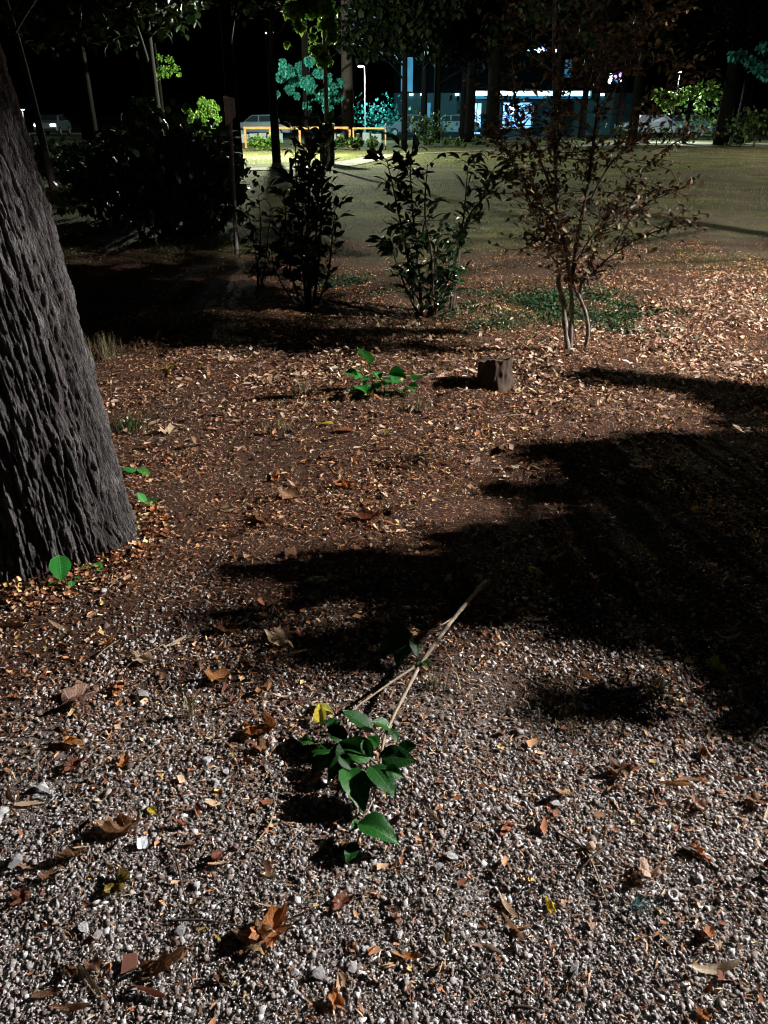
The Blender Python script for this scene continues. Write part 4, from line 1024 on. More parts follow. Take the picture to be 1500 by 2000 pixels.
for (x, y) in Pm:
    k = int(rng.choice(6, p=wts)); dd = [math.hypot(x-m[1].x, y-m[1].y) for m in marks]; j = int(np.argmin(dd)); info.append((j, k, dd[j], float(x), float(y)))
ranks = {}
ORD = ['closest', 'second closest', 'third closest', 'fourth closest', 'fifth closest', 'sixth closest', 'seventh closest', 'eighth closest', 'ninth closest', 'tenth closest'] + ['%dth closest' % q for q in range(11, 40)]
for j, k, d_, x, y in sorted(info):
    sh, mat, lab = kinds_[k]; rk = ranks.get((j, k), 0); ranks[(j, k)] = rk+1
    o = bpy.data.objects.new('fallen_bract' if sh == 'bract' else 'fallen_leaf', leaf_mesh(sh, int(rng.integers(8)), mat)); C.objects.link(o)
    sz = float(rng.uniform(.03, .06)) if sh == 'bract' else float(rng.uniform(.028, .058))
    lay(o, x, y, sz, (random.gauss(0, .2), random.gauss(0, .3), random.uniform(0, 6.28)), .003)
    tag(o, '%s, %s to %s' % (lab.split(' among')[0], ORD[rk], marks[j][0]), 'leaf', lab.split(' among')[0].replace('leaf', 'leaves').replace('bract', 'bracts')+' scattered over the ground')

# larger stones
def stone_mesh(seed):
    import bmesh
    bm = bmesh.new(); bmesh.ops.create_icosphere(bm, subdivisions=2, radius=.5); r = np.random.default_rng(seed); o = r.uniform(0, 50, 3)
    planes = [Vector(r.normal(size=3)).normalized() for _ in range(9)]
    for v in bm.verts:
        n = float(perlin(v.co.x*1.7+o[0], v.co.y*1.7+o[1], v.co.z*1.7+o[2])); v.co *= 1+.5*n
        for q in planes: d_ = v.co.dot(q)-.30; v.co -= q*max(0, d_)
        v.co.z *= .6
    me = bpy.data.meshes.new('stone_shape'); bm.to_mesh(me); bm.free(); return me
SM = {m: [stone_mesh(i) for i in range(6)] for m in ('pale_stone', 'grey_stone')}
for m in SM:
    for me in SM[m]: me.materials.append(MATS[m]); pass
for i, (px, py, s, m, lab) in enumerate([
 (84,1548,34,'pale_stone','white angular stone near the left edge'), (72,1562,20,'grey_stone','grey stone touching the white angular stone'), (400,1495,26,'pale_stone','pale stone left of the green leaves'),
 (442,1512,18,'pale_stone','small white stone right of the pale stone pair'), (425,1512,14,'grey_stone','narrow grey stone left of the green leaves'), (420,1532,22,'pale_stone','pale triangular stone below the small white stone'), (436,1530,14,'pale_stone','small square white stone left of the green leaves'),
 (282,1370,28,'grey_stone','light grey stone right of the folded orange leaf'), (278,1385,14,'pale_stone','small white stone under the light grey stone'), (166,1822,28,'pale_stone','pale flat stone at bottom left'), (192,1836,24,'grey_stone','grey flat stone beside the pale flat stone'),
 (30,1690,34,'grey_stone','round dark grey stone at the left edge'), (385,1736,22,'pale_stone','pale stone by the dark curved twig'), (318,1780,20,'pale_stone','pale stone left of the dark curved twig'), (350,1825,26,'grey_stone','grey stone by the twig fork'),
 (882,1681,26,'pale_stone','round white stone right of the lowest green leaf'), (856,1697,22,'grey_stone','grey oval stone left of the round white stone'), (906,1680,14,'pale_stone','small white pebble right of the round white stone'), (777,1838,24,'pale_stone','white stone at bottom centre'),
 (712,1862,18,'pale_stone','small pale stone at bottom centre-left'), (844,1738,14,'pale_stone','tiny white pebble at centre right'), (1082,1576,24,'pale_stone','pale round stone beside the tan ribbed leaf'), (1050,1650,16,'pale_stone','white pebble right of the red-orange leaf'),
 (1362,1724,28,'pale_stone','pale bluish stone right of the white ring scrap'), (1430,1535,16,'pale_stone','white stone at right'), (885,1922,20,'pale_stone','pinkish white stone at bottom right of centre'), (620,1915,32,'grey_stone','brown-grey stone at the bottom edge'),
 (575,1912,22,'pale_stone','pale stone left of the brown-grey stone'), (1120,1900,26,'grey_stone','grey flat stone at bottom right'), (205,1172,18,'pale_stone','pale stone in the shade below the seedlings'), (245,1258,16,'pale_stone','white stone below the trunk'), (40,1375,0,'pale_stone',''),
 (8,1590,28,'pale_stone','pale stone cut by the left edge'), (690,1900,24,'pale_stone','pale stone at the bottom between orange leaves'), (1010,1640,18,'pale_stone','white pebble near the red-orange curled leaf'), (100,1553,14,'pale_stone','small round white stone left of the white angular stone')]):
    if not s: continue
    p = gp(px, py); o = bpy.data.objects.new('stone', SM[m][i % 6]); C.objects.link(o)
    lay(o, p.x, p.y, s*mpp(p)*1.0, (random.uniform(-.3, .3), random.uniform(-.3, .3), random.uniform(0, 6.28)), -.003)
    tag(o, lab, 'stone', 'larger stones in the gravel')

# square tile piece, paper scrap, ring scrap, teal thread
p = gp(255, 1890); s = 30*mpp(p)
t = MB(); t.add([(-.5, -.55, 0), (.42, -.5, 0), (.5, .35, 0), (-.3, .5, 0), (-.5, -.55, .16), (.42, -.5, .16), (.5, .35, .16), (-.3, .5, .16)], [(0,3,2,1),(4,5,6,7),(0,1,5,4),(1,2,6,5),(2,3,7,6),(3,0,4,7)])
o = t.build('tile_piece', 'tile_red', None, False); lay(o, p.x, p.y, s*1.1, (.2, -.1, .3), .006); tag(o, 'square reddish brown tile piece on the gravel at bottom left', 'tile')
p = gp(280, 1657); s = 19*mpp(p)
vs = [(x-.5+.05*random.gauss(0, 1), y-.5+.05*random.gauss(0, 1), .18*random.random()+.25*abs(x-.5)) for y in (0, .33, .66, 1) for x in (.1, .4, .7, .95)]
fs = [(j*4+i, j*4+i+1, j*4+i+5, j*4+i+4) for j in range(3) for i in range(3)]
o = MB().add(vs, fs).build('paper_scrap', 'scrap_white', None, False); lay(o, p.x, p.y, s*1.2, (.5, .2, .4), .003); tag(o, 'crumpled bluish white paper scrap on the gravel', 'paper')
p = gp(1310, 1760); s = 22*mpp(p); m = MB()
ring = [(.42*math.cos(a)*(1+.12*math.sin(3*a)), .42*math.sin(a)*(1+.1*math.cos(2*a)), .06*math.sin(2*a)+.12) for a in np.linspace(0, 2*math.pi, 19)]
m.tube(ring, [.12+.03*math.sin(i) for i in range(19)], 8, False); o = m.build('ring_scrap', 'shell_white'); lay(o, p.x, p.y, s, (.5, .1, .3), .003); tag(o, 'small white ring-shaped scrap with a dark hole at lower right', 'scrap')
c = gpt(1240, 1780); m = MB(c)
for k in range(7):
    pts = [c+Vector((random.gauss(0, .018), random.gauss(0, .016), .006+abs(random.gauss(0, .01)))) for _ in range(5)]; m.tube(spline(pts, 4), .0007, 4)
tag(m.build('thread_tangle', 'thread_teal'), 'tangle of thin teal thread on the gravel at lower right', 'thread')
p = gp(1152, 1665); o = bpy.data.objects.new('nut_shell', mk('nut', (np.asarray(ICO)*np.array((.5, .4, .4)), ICOF), 'tan_leaf')); C.objects.link(o); lay(o, p.x, p.y, 24*mpp(p), (.2, .3, 1), .002); tag(o, 'smooth tan nut shell beside crossing twigs', 'nut')

def twig(pts, r, mat, label, lift=.008, name='twig'):
    b = gpt(*pts[0]); m = MB(b); P = []
    for k, (x, y) in enumerate(pts):
        q = gpt(x, y); q.z += lift + .006*math.sin(k*1.9); P.append(q)
    P = spline(P, 4); m.tube(P, taper(len(P), r, r*.45), 6); return tag(m.build(name, mat), label, 'twig')
twig([(248, 1314), (285, 1292), (320, 1268)], .0028, 'branch_bark', 'pale straight stick on the gravel near the trunk')
twig([(190, 1297), (215, 1280), (238, 1260)], .0016, 'branch_bark', 'thin pale stick left of the straight pale stick')
twig([(318, 1648), (345, 1690), (358, 1745), (378, 1785), (405, 1815)], .0026, 'twig_bark', 'dark curved twig at lower left')
twig([(330, 1806), (400, 1808), (480, 1818)], .0030, 'twig_bark', 'dark horizontal twig meeting the curved one')
twig([(1085, 1635), (1140, 1670), (1190, 1705)], .0030, 'twig_bark', 'dark twig crossing others at lower right')
twig([(1190, 1655), (1150, 1690), (1125, 1715)], .0030, 'twig_bark', 'grey-brown twig crossing the dark twig')
twig([(1140, 1665), (1160, 1710), (1185, 1775)], .0030, 'branch_bark', 'tan twig running down from the twig crossing')
twig([(1125, 1698), (1060, 1705), (1005, 1755)], .0022, 'twig_bark', 'thin bowed twig left of the twig crossing')
twig([(788, 1715), (815, 1755), (832, 1800), (842, 1830)], .0014, 'twig_bark', 'thin dry stalk on the gravel, bottom centre')
twig([(500, 1650), (530, 1610), (545, 1530)], .0022, 'branch_bark', 'pale stalk left of the lowest green leaves')
twig([(250, 1530), (290, 1495), (328, 1462)], .0012, 'branch_bark', 'thin pale stalk under the straw tuft')
twig([(728, 738), (790, 737), (885, 728)], .0055, 'branch_bark', 'pale stick lying behind the green sprouts')
twig([(640, 592), (700, 610), (785, 628)], .012, 'twig_bark', 'dark fallen stick between the two shrubs', .03)
twig([(905, 1895), (940, 1925), (962, 1870)], .003, 'twig_bark', 'dark bent twig at bottom right of centre')
twig([(1100, 1950), (1120, 1910), (1135, 1885)], .002, 'twig_bark', 'thin twig standing by the grey flat stone')
twig([(1000, 1975), (1030, 1978), (1062, 1984)], .004, 'twig_bark', 'dull stub of wood at the bottom edge')

# ================================================================== POSTS AND SIGN AT LEFT
def sign_post():
    b = gpt(462, 495); root = empty('sign_post', b, 'thin dark post carrying a narrow weathered grey board', 'sign post')
    top = at(447, 196, b.y+.05)
    MB(b).tube([b, b.lerp(top, .5), top], [.026, .026, .026], 8)
    m = MB(b); m.tube([b-Vector((0, 0, .05)), b.lerp(top, .5), top], [.028, .026, .026], 8); m.build('post', 'sign_wood', root)
    t = at(449, 190, b.y+.0); u = at(449, 246, b.y); w2 = .062
    m = MB(b); m.add([(t.x-w2, t.y-.05, u.z), (t.x+w2, t.y-.07, u.z+.10), (t.x+w2, t.y-.07, t.z-.01), (t.x-w2, t.y-.05, t.z+.01), (t.x-w2, t.y-.075, u.z), (t.x+w2, t.y-.095, u.z+.10), (t.x+w2, t.y-.095, t.z-.01), (t.x-w2, t.y-.075, t.z+.01)],
          [(0,3,2,1),(4,5,6,7),(0,1,5,4),(1,2,6,5),(2,3,7,6),(3,0,4,7)]); m.build('board', 'board_grey', root, False)
sign_post()
b = gpt(444, 432); top = at(434, 300, b.y); st = empty('stake', b, 'thin white stake with a small cap left of the sign post', 'stake')
m = MB(b); m.tube([b-Vector((0, 0, .05)), top], .022, 8); m.build('rod', 'post_pale', st); m = MB(b); m.box((top.x-.05, top.y-.02, top.z-.16), (top.x+.05, top.y-.045, top.z+.02)); m.build('plate', 'post_pale', st, False)

# litter bin
def litter_bin():
    b = gpt(640, 322); root = empty('litter_bin', b, 'dark box-shaped litter bin with a pale lid beyond the tall shrub', 'bin')
    MB().box((-.24, -.22, .12), (.24, .22, 1.15)).build('body', 'bin_dark', root, False, .02)
    MB().box((-.27, -.25, 1.16), (.27, .25, 1.24)).build('lid', 'post_pale', root, False, .02)
    for sx in (-.2, .2): MB().box((sx-.03, -.18, -.03), (sx+.03, .18, .14)).build('foot', 'bin_dark', root, False)
litter_bin()

# ================================================================== ORANGE RAILING
def railing(name, xs, Yd, h, w2, label):
    c = at(xs[0], 250, Yd); b = Vector((c.x, Yd, ghf(c.x, Yd))); root = empty(name, b, label, 'railing', 'orange wooden railings')
    X = [at(x, 250, Yd).x-b.x for x in xs]
    for x in X: MB().box((x-w2, -w2, -.1), (x+w2, w2, h-.002)).build('post', 'rail_orange', root, False, .01)
    for a, c2 in zip(X[:-1], X[1:]): MB().box((a-w2*1.1+.003, -w2*1.15, h), (c2-w2*1.1, w2*1.15, h+w2*2.2)).build('rail', 'rail_orange', root, False, .01)
railing('wooden_railing', [478, 527, 585, 640, 683], 43, .84, .055, 'thick orange timber railing behind the tall shrub')
railing('wooden_railing', [690, 753], 41, .88, .036, 'thin orange railing frame right of the pale far trunk')

# low white blocks seen under the railing
for i, (x0, x1) in enumerate([(472, 486), (488, 503), (506, 520), (523, 538), (540, 552), (646, 656), (658, 669), (695, 702), (708, 722), (725, 745)]):
    a = at(x0, 270, 51); c2 = at(x1, 270, 51); o = MB((a.x, 51, 0))
    o.box((a.x, 50.85, -.05), (c2.x, 51.15, .46+.03*(i % 3))); q = o.build('kerb_block', 'block_white', None, False, .03)
    tag(q, ['first', 'second', 'third', 'fourth', 'fifth', 'sixth', 'seventh', 'eighth', 'ninth', 'last'][i]+' low pale block from the left, seen under the orange railing', 'block', 'low pale blocks beyond the railing')

# ================================================================== BACKGROUND TREES
def bg_tree(px, Yd, r, h, crown_c, crown_r, label, lean=0, n=2200, mat='canopy_unlit', bark='unlit_black', leaf=.2, name='park_tree', nb=9, base_h=3.0, blobs=None, group='trees round the lawn', hang=0, limbs=7):
    x = at(px, 222, Yd).x; b = Vector((x, Yd, ghf(x, Yd))); root = empty(name, b, label, 'tree', group)
    m = MB(); top = Vector((lean, 0, h)); m.tube(spline([(0, 0, -.1), (lean*.15, 0, h*.3), (lean*.5, .1, h*.65), top], 4), taper(13, r, r*.55), 10)
    for i in range(limbs):
        a = i*.95+Yd; s = Vector((lean*.5, 0, base_h+(h-base_h)*i/7)); m.tube(spline([s, s+Vector((math.cos(a)*crown_r*.4, math.sin(a)*crown_r*.4, .7)), s+Vector((math.cos(a)*crown_r*.8, math.sin(a)*crown_r*.8, 1.2))], 3), taper(7, r*.35, .02), 5)
    m.build('trunk', bark, root)
    if blobs is None:
        blobs = []
        for i in range(nb):
            a = random.uniform(0, 6.28); rr = crown_r*random.uniform(.2, .85); blobs.append((Vector((lean+math.cos(a)*rr, math.sin(a)*rr, crown_c+random.uniform(-.35, .5)*crown_r)), crown_r*random.uniform(.35, .55)))
    else: blobs = [(Vector(p)-b, q) for p, q in blobs]
    leafcloud(root, 'crown', blobs, n, leaf, mat, .8, hang)
    return root
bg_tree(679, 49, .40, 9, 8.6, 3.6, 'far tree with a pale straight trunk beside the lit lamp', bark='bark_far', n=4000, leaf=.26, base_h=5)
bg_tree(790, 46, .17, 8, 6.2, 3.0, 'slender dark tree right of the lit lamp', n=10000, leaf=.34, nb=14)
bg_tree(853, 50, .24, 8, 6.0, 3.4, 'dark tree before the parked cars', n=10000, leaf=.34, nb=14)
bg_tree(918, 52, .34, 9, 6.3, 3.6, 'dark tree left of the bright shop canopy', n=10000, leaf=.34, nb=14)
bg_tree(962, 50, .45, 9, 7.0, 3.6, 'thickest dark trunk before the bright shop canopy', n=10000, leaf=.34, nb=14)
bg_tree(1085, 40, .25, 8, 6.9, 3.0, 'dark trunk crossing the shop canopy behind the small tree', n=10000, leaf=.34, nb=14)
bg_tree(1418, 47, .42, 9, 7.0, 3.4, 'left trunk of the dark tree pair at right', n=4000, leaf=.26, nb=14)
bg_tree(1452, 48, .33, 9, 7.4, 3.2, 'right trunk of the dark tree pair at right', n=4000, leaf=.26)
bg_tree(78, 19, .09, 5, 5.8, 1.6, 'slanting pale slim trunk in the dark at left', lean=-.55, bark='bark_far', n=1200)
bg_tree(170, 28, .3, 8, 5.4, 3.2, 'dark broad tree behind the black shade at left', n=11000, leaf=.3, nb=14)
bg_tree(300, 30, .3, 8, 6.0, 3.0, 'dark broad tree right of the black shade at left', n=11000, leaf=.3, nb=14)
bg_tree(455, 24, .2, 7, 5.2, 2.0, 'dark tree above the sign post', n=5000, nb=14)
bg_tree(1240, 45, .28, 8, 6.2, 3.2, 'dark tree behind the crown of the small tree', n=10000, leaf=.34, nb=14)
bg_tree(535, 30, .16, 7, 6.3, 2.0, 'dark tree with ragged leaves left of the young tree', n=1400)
for px_, lab_ in ((828, 'added black tree masking the left end of the shop'), (905, 'added black tree masking the wall above the shop door'), (1140, 'added black tree masking the wall right of the shop window'), (1212, 'added black tree masking the wall beside the small lit sign')):
    bg_tree(px_, 58, .25, 8, 7.6, 3.1, lab_, n=17000, leaf=.4, nb=18, base_h=5)  # trees added to black out the lit facade behind them
# young tree with yellow-green leaves lit from behind
Yt = 26
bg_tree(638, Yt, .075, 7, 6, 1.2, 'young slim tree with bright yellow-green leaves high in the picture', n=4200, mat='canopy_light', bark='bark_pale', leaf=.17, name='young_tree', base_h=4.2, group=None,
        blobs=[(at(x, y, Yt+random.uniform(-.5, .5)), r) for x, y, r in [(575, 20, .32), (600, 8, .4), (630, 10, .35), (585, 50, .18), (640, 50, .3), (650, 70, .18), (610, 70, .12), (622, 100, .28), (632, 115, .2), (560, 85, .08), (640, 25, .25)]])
# conifer boughs with the lamp's cyan put into their colour, and lit foliage
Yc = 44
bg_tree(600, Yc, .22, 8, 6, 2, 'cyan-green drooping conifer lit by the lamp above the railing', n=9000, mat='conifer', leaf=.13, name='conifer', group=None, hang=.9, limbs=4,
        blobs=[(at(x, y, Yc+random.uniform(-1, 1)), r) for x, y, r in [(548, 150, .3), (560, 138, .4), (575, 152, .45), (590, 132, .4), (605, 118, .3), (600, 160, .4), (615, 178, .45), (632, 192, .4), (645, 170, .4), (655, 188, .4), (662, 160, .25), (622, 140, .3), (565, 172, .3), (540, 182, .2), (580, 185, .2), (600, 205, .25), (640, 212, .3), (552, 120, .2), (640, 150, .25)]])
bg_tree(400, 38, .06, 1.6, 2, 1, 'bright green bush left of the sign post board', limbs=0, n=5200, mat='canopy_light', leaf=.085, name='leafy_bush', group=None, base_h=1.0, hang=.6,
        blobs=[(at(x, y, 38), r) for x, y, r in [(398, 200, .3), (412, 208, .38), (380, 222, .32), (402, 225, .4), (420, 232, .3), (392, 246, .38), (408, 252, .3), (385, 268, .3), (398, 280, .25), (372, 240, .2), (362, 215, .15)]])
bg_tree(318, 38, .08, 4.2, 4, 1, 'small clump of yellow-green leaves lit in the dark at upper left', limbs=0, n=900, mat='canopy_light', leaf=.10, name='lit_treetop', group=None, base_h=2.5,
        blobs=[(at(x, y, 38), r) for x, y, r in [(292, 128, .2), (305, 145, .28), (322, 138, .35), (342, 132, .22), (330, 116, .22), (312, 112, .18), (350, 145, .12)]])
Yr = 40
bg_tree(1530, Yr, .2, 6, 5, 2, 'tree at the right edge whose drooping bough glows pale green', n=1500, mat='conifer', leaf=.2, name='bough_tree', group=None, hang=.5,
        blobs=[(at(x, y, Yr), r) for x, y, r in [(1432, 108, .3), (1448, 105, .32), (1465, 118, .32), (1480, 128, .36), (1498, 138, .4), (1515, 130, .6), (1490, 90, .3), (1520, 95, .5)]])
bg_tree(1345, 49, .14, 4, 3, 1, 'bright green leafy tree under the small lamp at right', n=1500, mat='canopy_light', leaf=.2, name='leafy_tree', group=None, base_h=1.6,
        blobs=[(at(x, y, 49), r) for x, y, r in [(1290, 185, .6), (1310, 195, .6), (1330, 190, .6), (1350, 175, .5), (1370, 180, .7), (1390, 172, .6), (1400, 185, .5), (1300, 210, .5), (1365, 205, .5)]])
def bush(px, py, Yd, w2, h, n, mat, leaf, label, up=None):
    x = at(px, 222, Yd).x; b = Vector((x, Yd, 0)); root = empty('bush', b, label, 'bush', 'low bushes at the lawn edge')
    leafcloud(root, 'foliage', [(Vector((random.uniform(-w2, w2), random.uniform(-.4, .4), h*random.uniform(.3, .65))), h*.5) for _ in range(7 if not up else 13)], n, leaf, mat, .9, .3 if up else -1.2)
    MB().tube([(0, 0, -.05), (.03, 0, h*.5)], [.04, .01], 6).build('stem', 'bark_dark', root)
bush(690, 290, 40, 1.0, .55, 1100, 'canopy', .16, 'bright green low bush under the orange railing')
bush(520, 292, 40, .8, .6, 900, 'canopy_light', .16, 'green bush under the left end of the thick railing')
bush(735, 230, 56, 1.2, 2.6, 900, 'conifer', .2, 'cyan-lit bush at the foot of the lit lamp')
bush(830, 262, 46, 1.0, 1.7, 800, 'canopy', .18, 'yellowish dim bush before the parked cars')
bush(870, 285, 44, 2.2, .5, 900, 'canopy', .14, 'low dark green ground cover along the far lawn edge')
bush(1485, 250, 44, 1.2, 2.0, 900, 'canopy', .22, 'spiky bush at the right edge beyond the lawn')
bush(1390, 215, 55, 1.6, 2.6, 800, 'canopy', .2, 'grey-green bush left of the tree pair')
bush(1290, 265, 46, 2.0, 1.2, 800, 'canopy', .16, 'dark low hedge behind the small tree crown')
bush(290, 300, 11.5, .38, 1.65, 4600, 'laurel_mass', .13, 'big black bush in the deep shade at left', 'stems')
bush(165, 300, 13.5, .4, 1.15, 1400, 'laurel_mass', .13, 'added low bush widening the black mass nearest the big trunk', 'stems')  # added only to widen the dark mass
bush(45, 300, 22, 1.1, 1.15, 4200, 'laurel_mass', .16, 'added long low hedge blacking out the lawn behind the big trunk', 'stems')  # added to block the lit lawn from view
bush(215, 300, 20, 1.0, 1.2, 4200, 'laurel_mass', .16, 'added low hedge blacking out the lawn behind the big black bush', 'stems')  # added, like the long hedge, to keep the lawn behind black
bush(372, 300, 12.5, .25, 1.45, 3200, 'laurel_mass', .13, 'second big black bush, nearer the white stake', 'stems')

# ================================================================== SHOP BUILDING
def shop():
    Yb = 70; x0 = at(770, 222, Yb).x; x1 = at(1235, 222, Yb).x; b = Vector(((x0+x1)/2, Yb, 0)); root = empty('shop_building', b, 'dark teal shop building with a glowing white canopy strip', 'building')
    def B(name, mat, X0, X1, Z0, Z1, Y0, Y1, par=root, bev=0): return MB(b).box((X0, Y0, Z0), (X1, Y1, Z1)).build(name, mat, par, False, bev)
    def xa(px): return at(px, 222, Yb-1).x
    def za(py): return at(750, py, Yb-1).z
    wx0, wx1, wz0, wz1 = xa(984), xa(1046), za(250), za(200)
    dx0, dx1 = xa(924), xa(944)
    # wall with openings, in butted pieces
    B('wall', 'facade_teal', x0, dx0, 0, 3.0, Yb, Yb+6); B('wall', 'facade_teal', dx1, wx0, 0, 3.0, Yb, Yb+6)
    B('wall', 'facade_teal', wx1, x1, 0, 3.0, Yb, Yb+6); B('wall', 'facade_teal', wx0, wx1, 0, wz0, Yb, Yb+6); B('wall', 'facade_teal', wx0, wx1, wz1, 3.0, Yb, Yb+6)
    B('wall', 'facade_teal', dx0, dx1, 2.3, 3.0, Yb, Yb+6)
    B('upper_wall', 'facade_dark', x0, x1, 3.004, 6.0, Yb+.05, Yb+6)
    r = B('roof', 'facade_dark', x0-.2, x1+.2, 6.004, 6.25, Yb-.2, Yb+6.2)
    B('window_back', 'shop_glow', wx0, wx1, wz0, wz1, Yb+.9, Yb+1.0)
    win = B('window', 'car_glass', wx0, wx0+.06, wz0, wz1, Yb-.05, Yb+.05)
    for q in (.33, .66, 1): B('mullion', 'white_paint', wx0+(wx1-wx0)*q-.06, wx0+(wx1-wx0)*q, wz0, wz1, Yb-.04, Yb+.04, win)
    B('window_sill', 'white_paint', wx0-.1, wx1+.1, wz0-.08, wz0-.003, Yb-.15, Yb-.003)
    B('lamp_panel', 'shop_glow_white', xa(993), xa(1010), za(222), za(203), Yb+.5, Yb+.55)
    for i in range(14):
        X = random.uniform(wx0+.1, wx1-.3); Z = random.choice((wz0+.02, wz0+.65, wz0+1.2)); B('shop_item', random.choice(('white_paint', 'shop_item_blue', 'facade_dark', 'shop_glow')), X, X+random.uniform(.15, .35), Z, Z+random.uniform(.25, .55), Yb+.3, Yb+.5)  # some goods emit the shop light themselves
    for Z in (wz0+.6, wz0+1.15): B('shelf', 'facade_dark', wx0+.02, wx1-.02, Z, Z+.04, Yb+.25, Yb+.6)
    d = B('door', 'shop_glow', dx0, dx1, .05, 2.28, Yb+.35, Yb+.4)
    for q in (.0, .48, .94): B('door_frame', 'facade_dark', dx0+(dx1-dx0)*q, dx0+(dx1-dx0)*q+.05, .05, 2.28, Yb+.1, Yb+.2, d)
    for k in range(5): B('door_notice', 'shop_glow_white', dx0+.12+.35*(k % 2), dx0+.32+.38*(k % 2), .3+.4*k, .55+.4*k, Yb+.25, Yb+.28, d)  # notices made to glow in place of light through the door
    # canopy with a glowing strip under a white fascia
    cx0, cx1 = xa(925), xa(1150)
    B('canopy', 'white_paint', cx0, cx1, za(190), za(178)+.02, Yb-1.2, Yb-.003)
    B('light_strip', 'soffit_glow', cx0+.05, cx1-.2, za(187), za(179), Yb-1.27, Yb-1.204)
    B('canopy_edge', 'far_glow', cx0+.05, cx1-.05, za(193), za(187.4), Yb-1.26, Yb-1.21)  # edge itself glows, for the cyan light below the strip
    for px in (800, 822, 890, 1130, 1175): B('wall_lamp', 'sign_white', xa(px), xa(px)+.28, za(186), za(182), Yb-.12, Yb-.003)
    for px0, px1, py0, py1 in ((783, 790, 118, 200), (795, 806, 110, 190), (1100, 1112, 115, 150), (1285, 1318, 108, 142)):
        if px1 < 1230: f = B('upper_window', 'far_glow', xa(px0), xa(px1), max(3.1, za(py1)), za(py0) if za(py0) < 5.9 else 5.9, Yb-.02, Yb+.04)
    B('wall_pilaster', 'far_glow', xa(834), xa(842), 0.1, 2.3, Yb-.1, Yb-.003)  # no lamp here; its lit look is put in as glow
    return root
shop()
def lit_sign(name, cells, Yd, label, back):
    x = at(cells[0][0], cells[0][1], Yd); b = Vector((x.x, Yd, 0)); root = empty(name, b, label, 'sign', 'lit signs on the shop front')
    p0 = at(back[0], back[3], Yd); p1 = at(back[2], back[1], Yd); MB(b).box((p0.x, Yd+.02, p0.z), (p1.x, Yd+.12, p1.z)).build('panel', 'facade_dark', root, False)
    pc = (p0+p1)/2; MB(b).tube([(pc.x, Yd+.07, p0.z+.05), (pc.x, Yd+.07, 0)] if name == 'lit_sign' else [(p0.x+.1, Yd+.2, p0.z+.05), (p0.x+.1, Yd+.2, 6.2)], .05, 6).build('post', 'post_dark', root)
    for cx, cy, s, m in cells:
        c = at(cx, cy, Yd); r = s*mpp(c)/2; k = 8
        MB(b).tube([(c.x, Yd-.03, c.z), (c.x, Yd+.016, c.z)], [r*.9, r], k).build('light', m, root, False)
lit_sign('lit_sign', [(1193, 147, 7, 'sign_white'), (1202, 150, 7, 'sign_violet'), (1213, 146, 9, 'sign_violet'), (1193, 158, 11, 'sign_white'), (1204, 160, 6, 'sign_blue'), (1212, 156, 6, 'sign_white'), (1200, 154, 5, 'sign_blue')], 66, 'small sign of bluish white and violet lights behind the tree crown', (1186, 141, 1222, 168))
lit_sign('roof_sign', [(1032, 99.5, 5, 'sign_blue'), (1045, 99.5, 6, 'sign_white'), (1053, 99, 7, 'sign_white'), (1060, 99, 7, 'sign_white'), (1068, 99.5, 5, 'sign_white'), (1076, 99, 5, 'sign_blue'), (1086, 99, 5, 'sign_white'), (1062, 91, 8, 'sign_blue'), (1052, 95, 4, 'sign_blue')], 69.5, 'row of small white and blue lights on the shop roof', (1027, 87, 1091, 105))

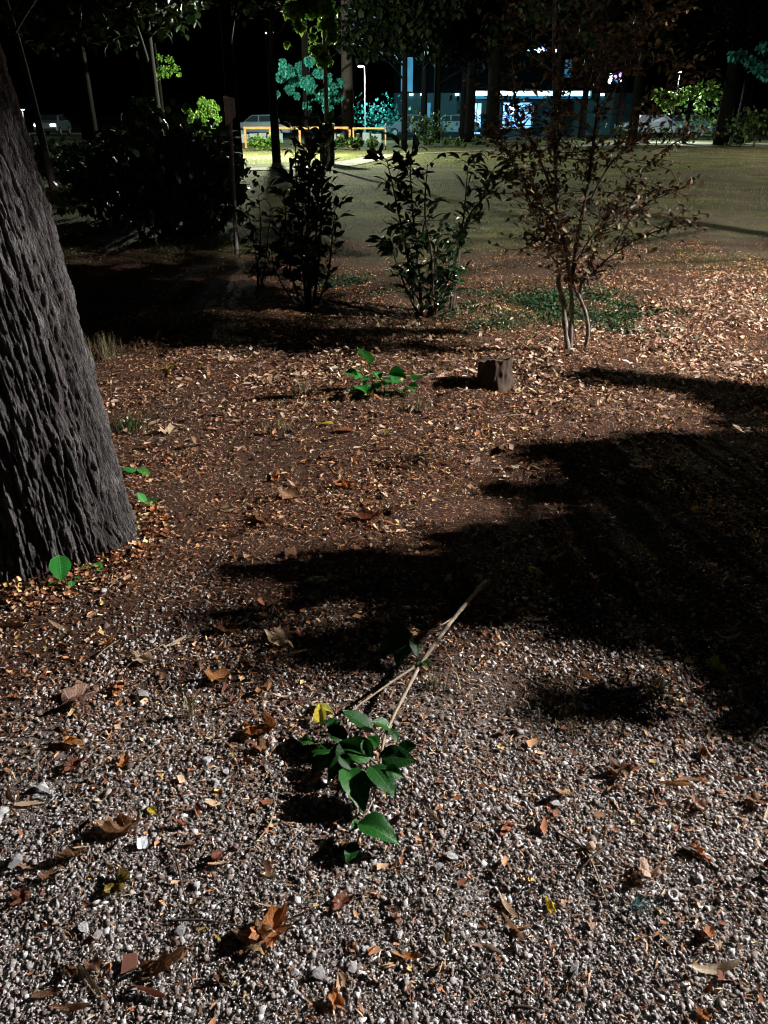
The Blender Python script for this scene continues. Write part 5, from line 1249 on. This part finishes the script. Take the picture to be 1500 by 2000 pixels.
# ================================================================== CARS
def car(px, Yd, rz, paint, label, lights=False):
    x = at(px, 240, Yd).x; root = empty('parked_car', (x, Yd, .035), label, 'car', 'cars parked beyond the park'); root.rotation_euler.z = rz
    L, W = 4.1, 1.7
    prof = [(-2.05, .35), (-2.05, .75), (-1.9, .92), (-1.1, 1.0), (-.55, 1.42), (.9, 1.45), (1.6, 1.02), (2.0, .92), (2.05, .6), (2.05, .32)]
    m = MB(); n = len(prof)
    def wy(z): return W/2*(1-.22*max(0, (z-.9)/.55))
    vs = [(x_, -wy(z), z) for x_, z in prof]+[(x_, wy(z), z) for x_, z in prof]
    fs = [tuple(range(n)), tuple(range(2*n-1, n-1, -1))]+[((i+1) % n, i, n+i, n+(i+1) % n) for i in range(n)]
    m.add(vs, fs).build('body', paint, root, False, .05)
    def glass(name, pts): 
        q = MB(); q.add(pts, [tuple(range(len(pts)))]); q.build(name, 'car_glass', root, False)
    for s in (-1, 1):
        y1, y2 = s*(wy(1.0)+.012), s*(wy(1.4)+.012)
        a = [(-1.0, y1, 1.02), (-.1, y1, 1.02), (-.1, y2, 1.38), (-.5, y2, 1.38)]; c = [(0, y1, 1.02), (1.4, y1, 1.04), (.92, y2, 1.38), (0, y2, 1.38)]
        glass('side_window', a if s < 0 else a[::-1]); glass('side_window', c if s < 0 else c[::-1])
    glass('windscreen', [(-1.08, -.62, 1.03), (-1.08, .62, 1.03), (-.58, .55, 1.41), (-.58, -.55, 1.41)][::-1] if False else [(-1.09, .66, 1.04), (-1.09, -.66, 1.04), (-.60, -.6, 1.42), (-.60, .6, 1.42)])
    glass('rear_window', [(1.58, -.64, 1.07), (1.58, .64, 1.07), (.97, .58, 1.44), (.97, -.58, 1.44)])
    for wx in (-1.3, 1.25):
        for s in (-1, 1):
            wl = MB(); wl.tube([(wx, s*.72, .31), (wx, s*.88, .31)], .31, 16); wo = wl.build('wheel', 'tyre', root, False); rm = MB(); rm.tube([(wx, s*.84, .31), (wx, s*.89, .31)], .2, 12); rm.build('rim', 'pole_metal', wo, False)
    for s in (-.58, .58): MB().box((-2.08, s-.2, .66), (-2.03, s+.2, .82)).build('headlight', 'headlamp' if lights else 'car_glass', root, False, .01)
    MB().box((-2.09, -.75, .38), (-2.04, .75, .52)).build('bumper', 'tyre', root, False)
    return root
car(880, 62, 0, 'car_blue', 'cyan-lit parked car between the dark trunks, left of the shop window')
car(1265, 60, .1, 'car_white', 'pale parked car seen through the crown of the small tree')
car(800, 61, .2, 'car_white', 'parked car mostly hidden right of the lit lamp')
car(510, 60, 0, 'car_white', 'pale car parked beyond the left end of the railing')
car(102, 66, math.pi/2+.1, 'car_white', 'far car at left with two lit headlights', True)
car(1330, 62, 0, 'car_blue', 'dim blue parked car under the green leaves at right')
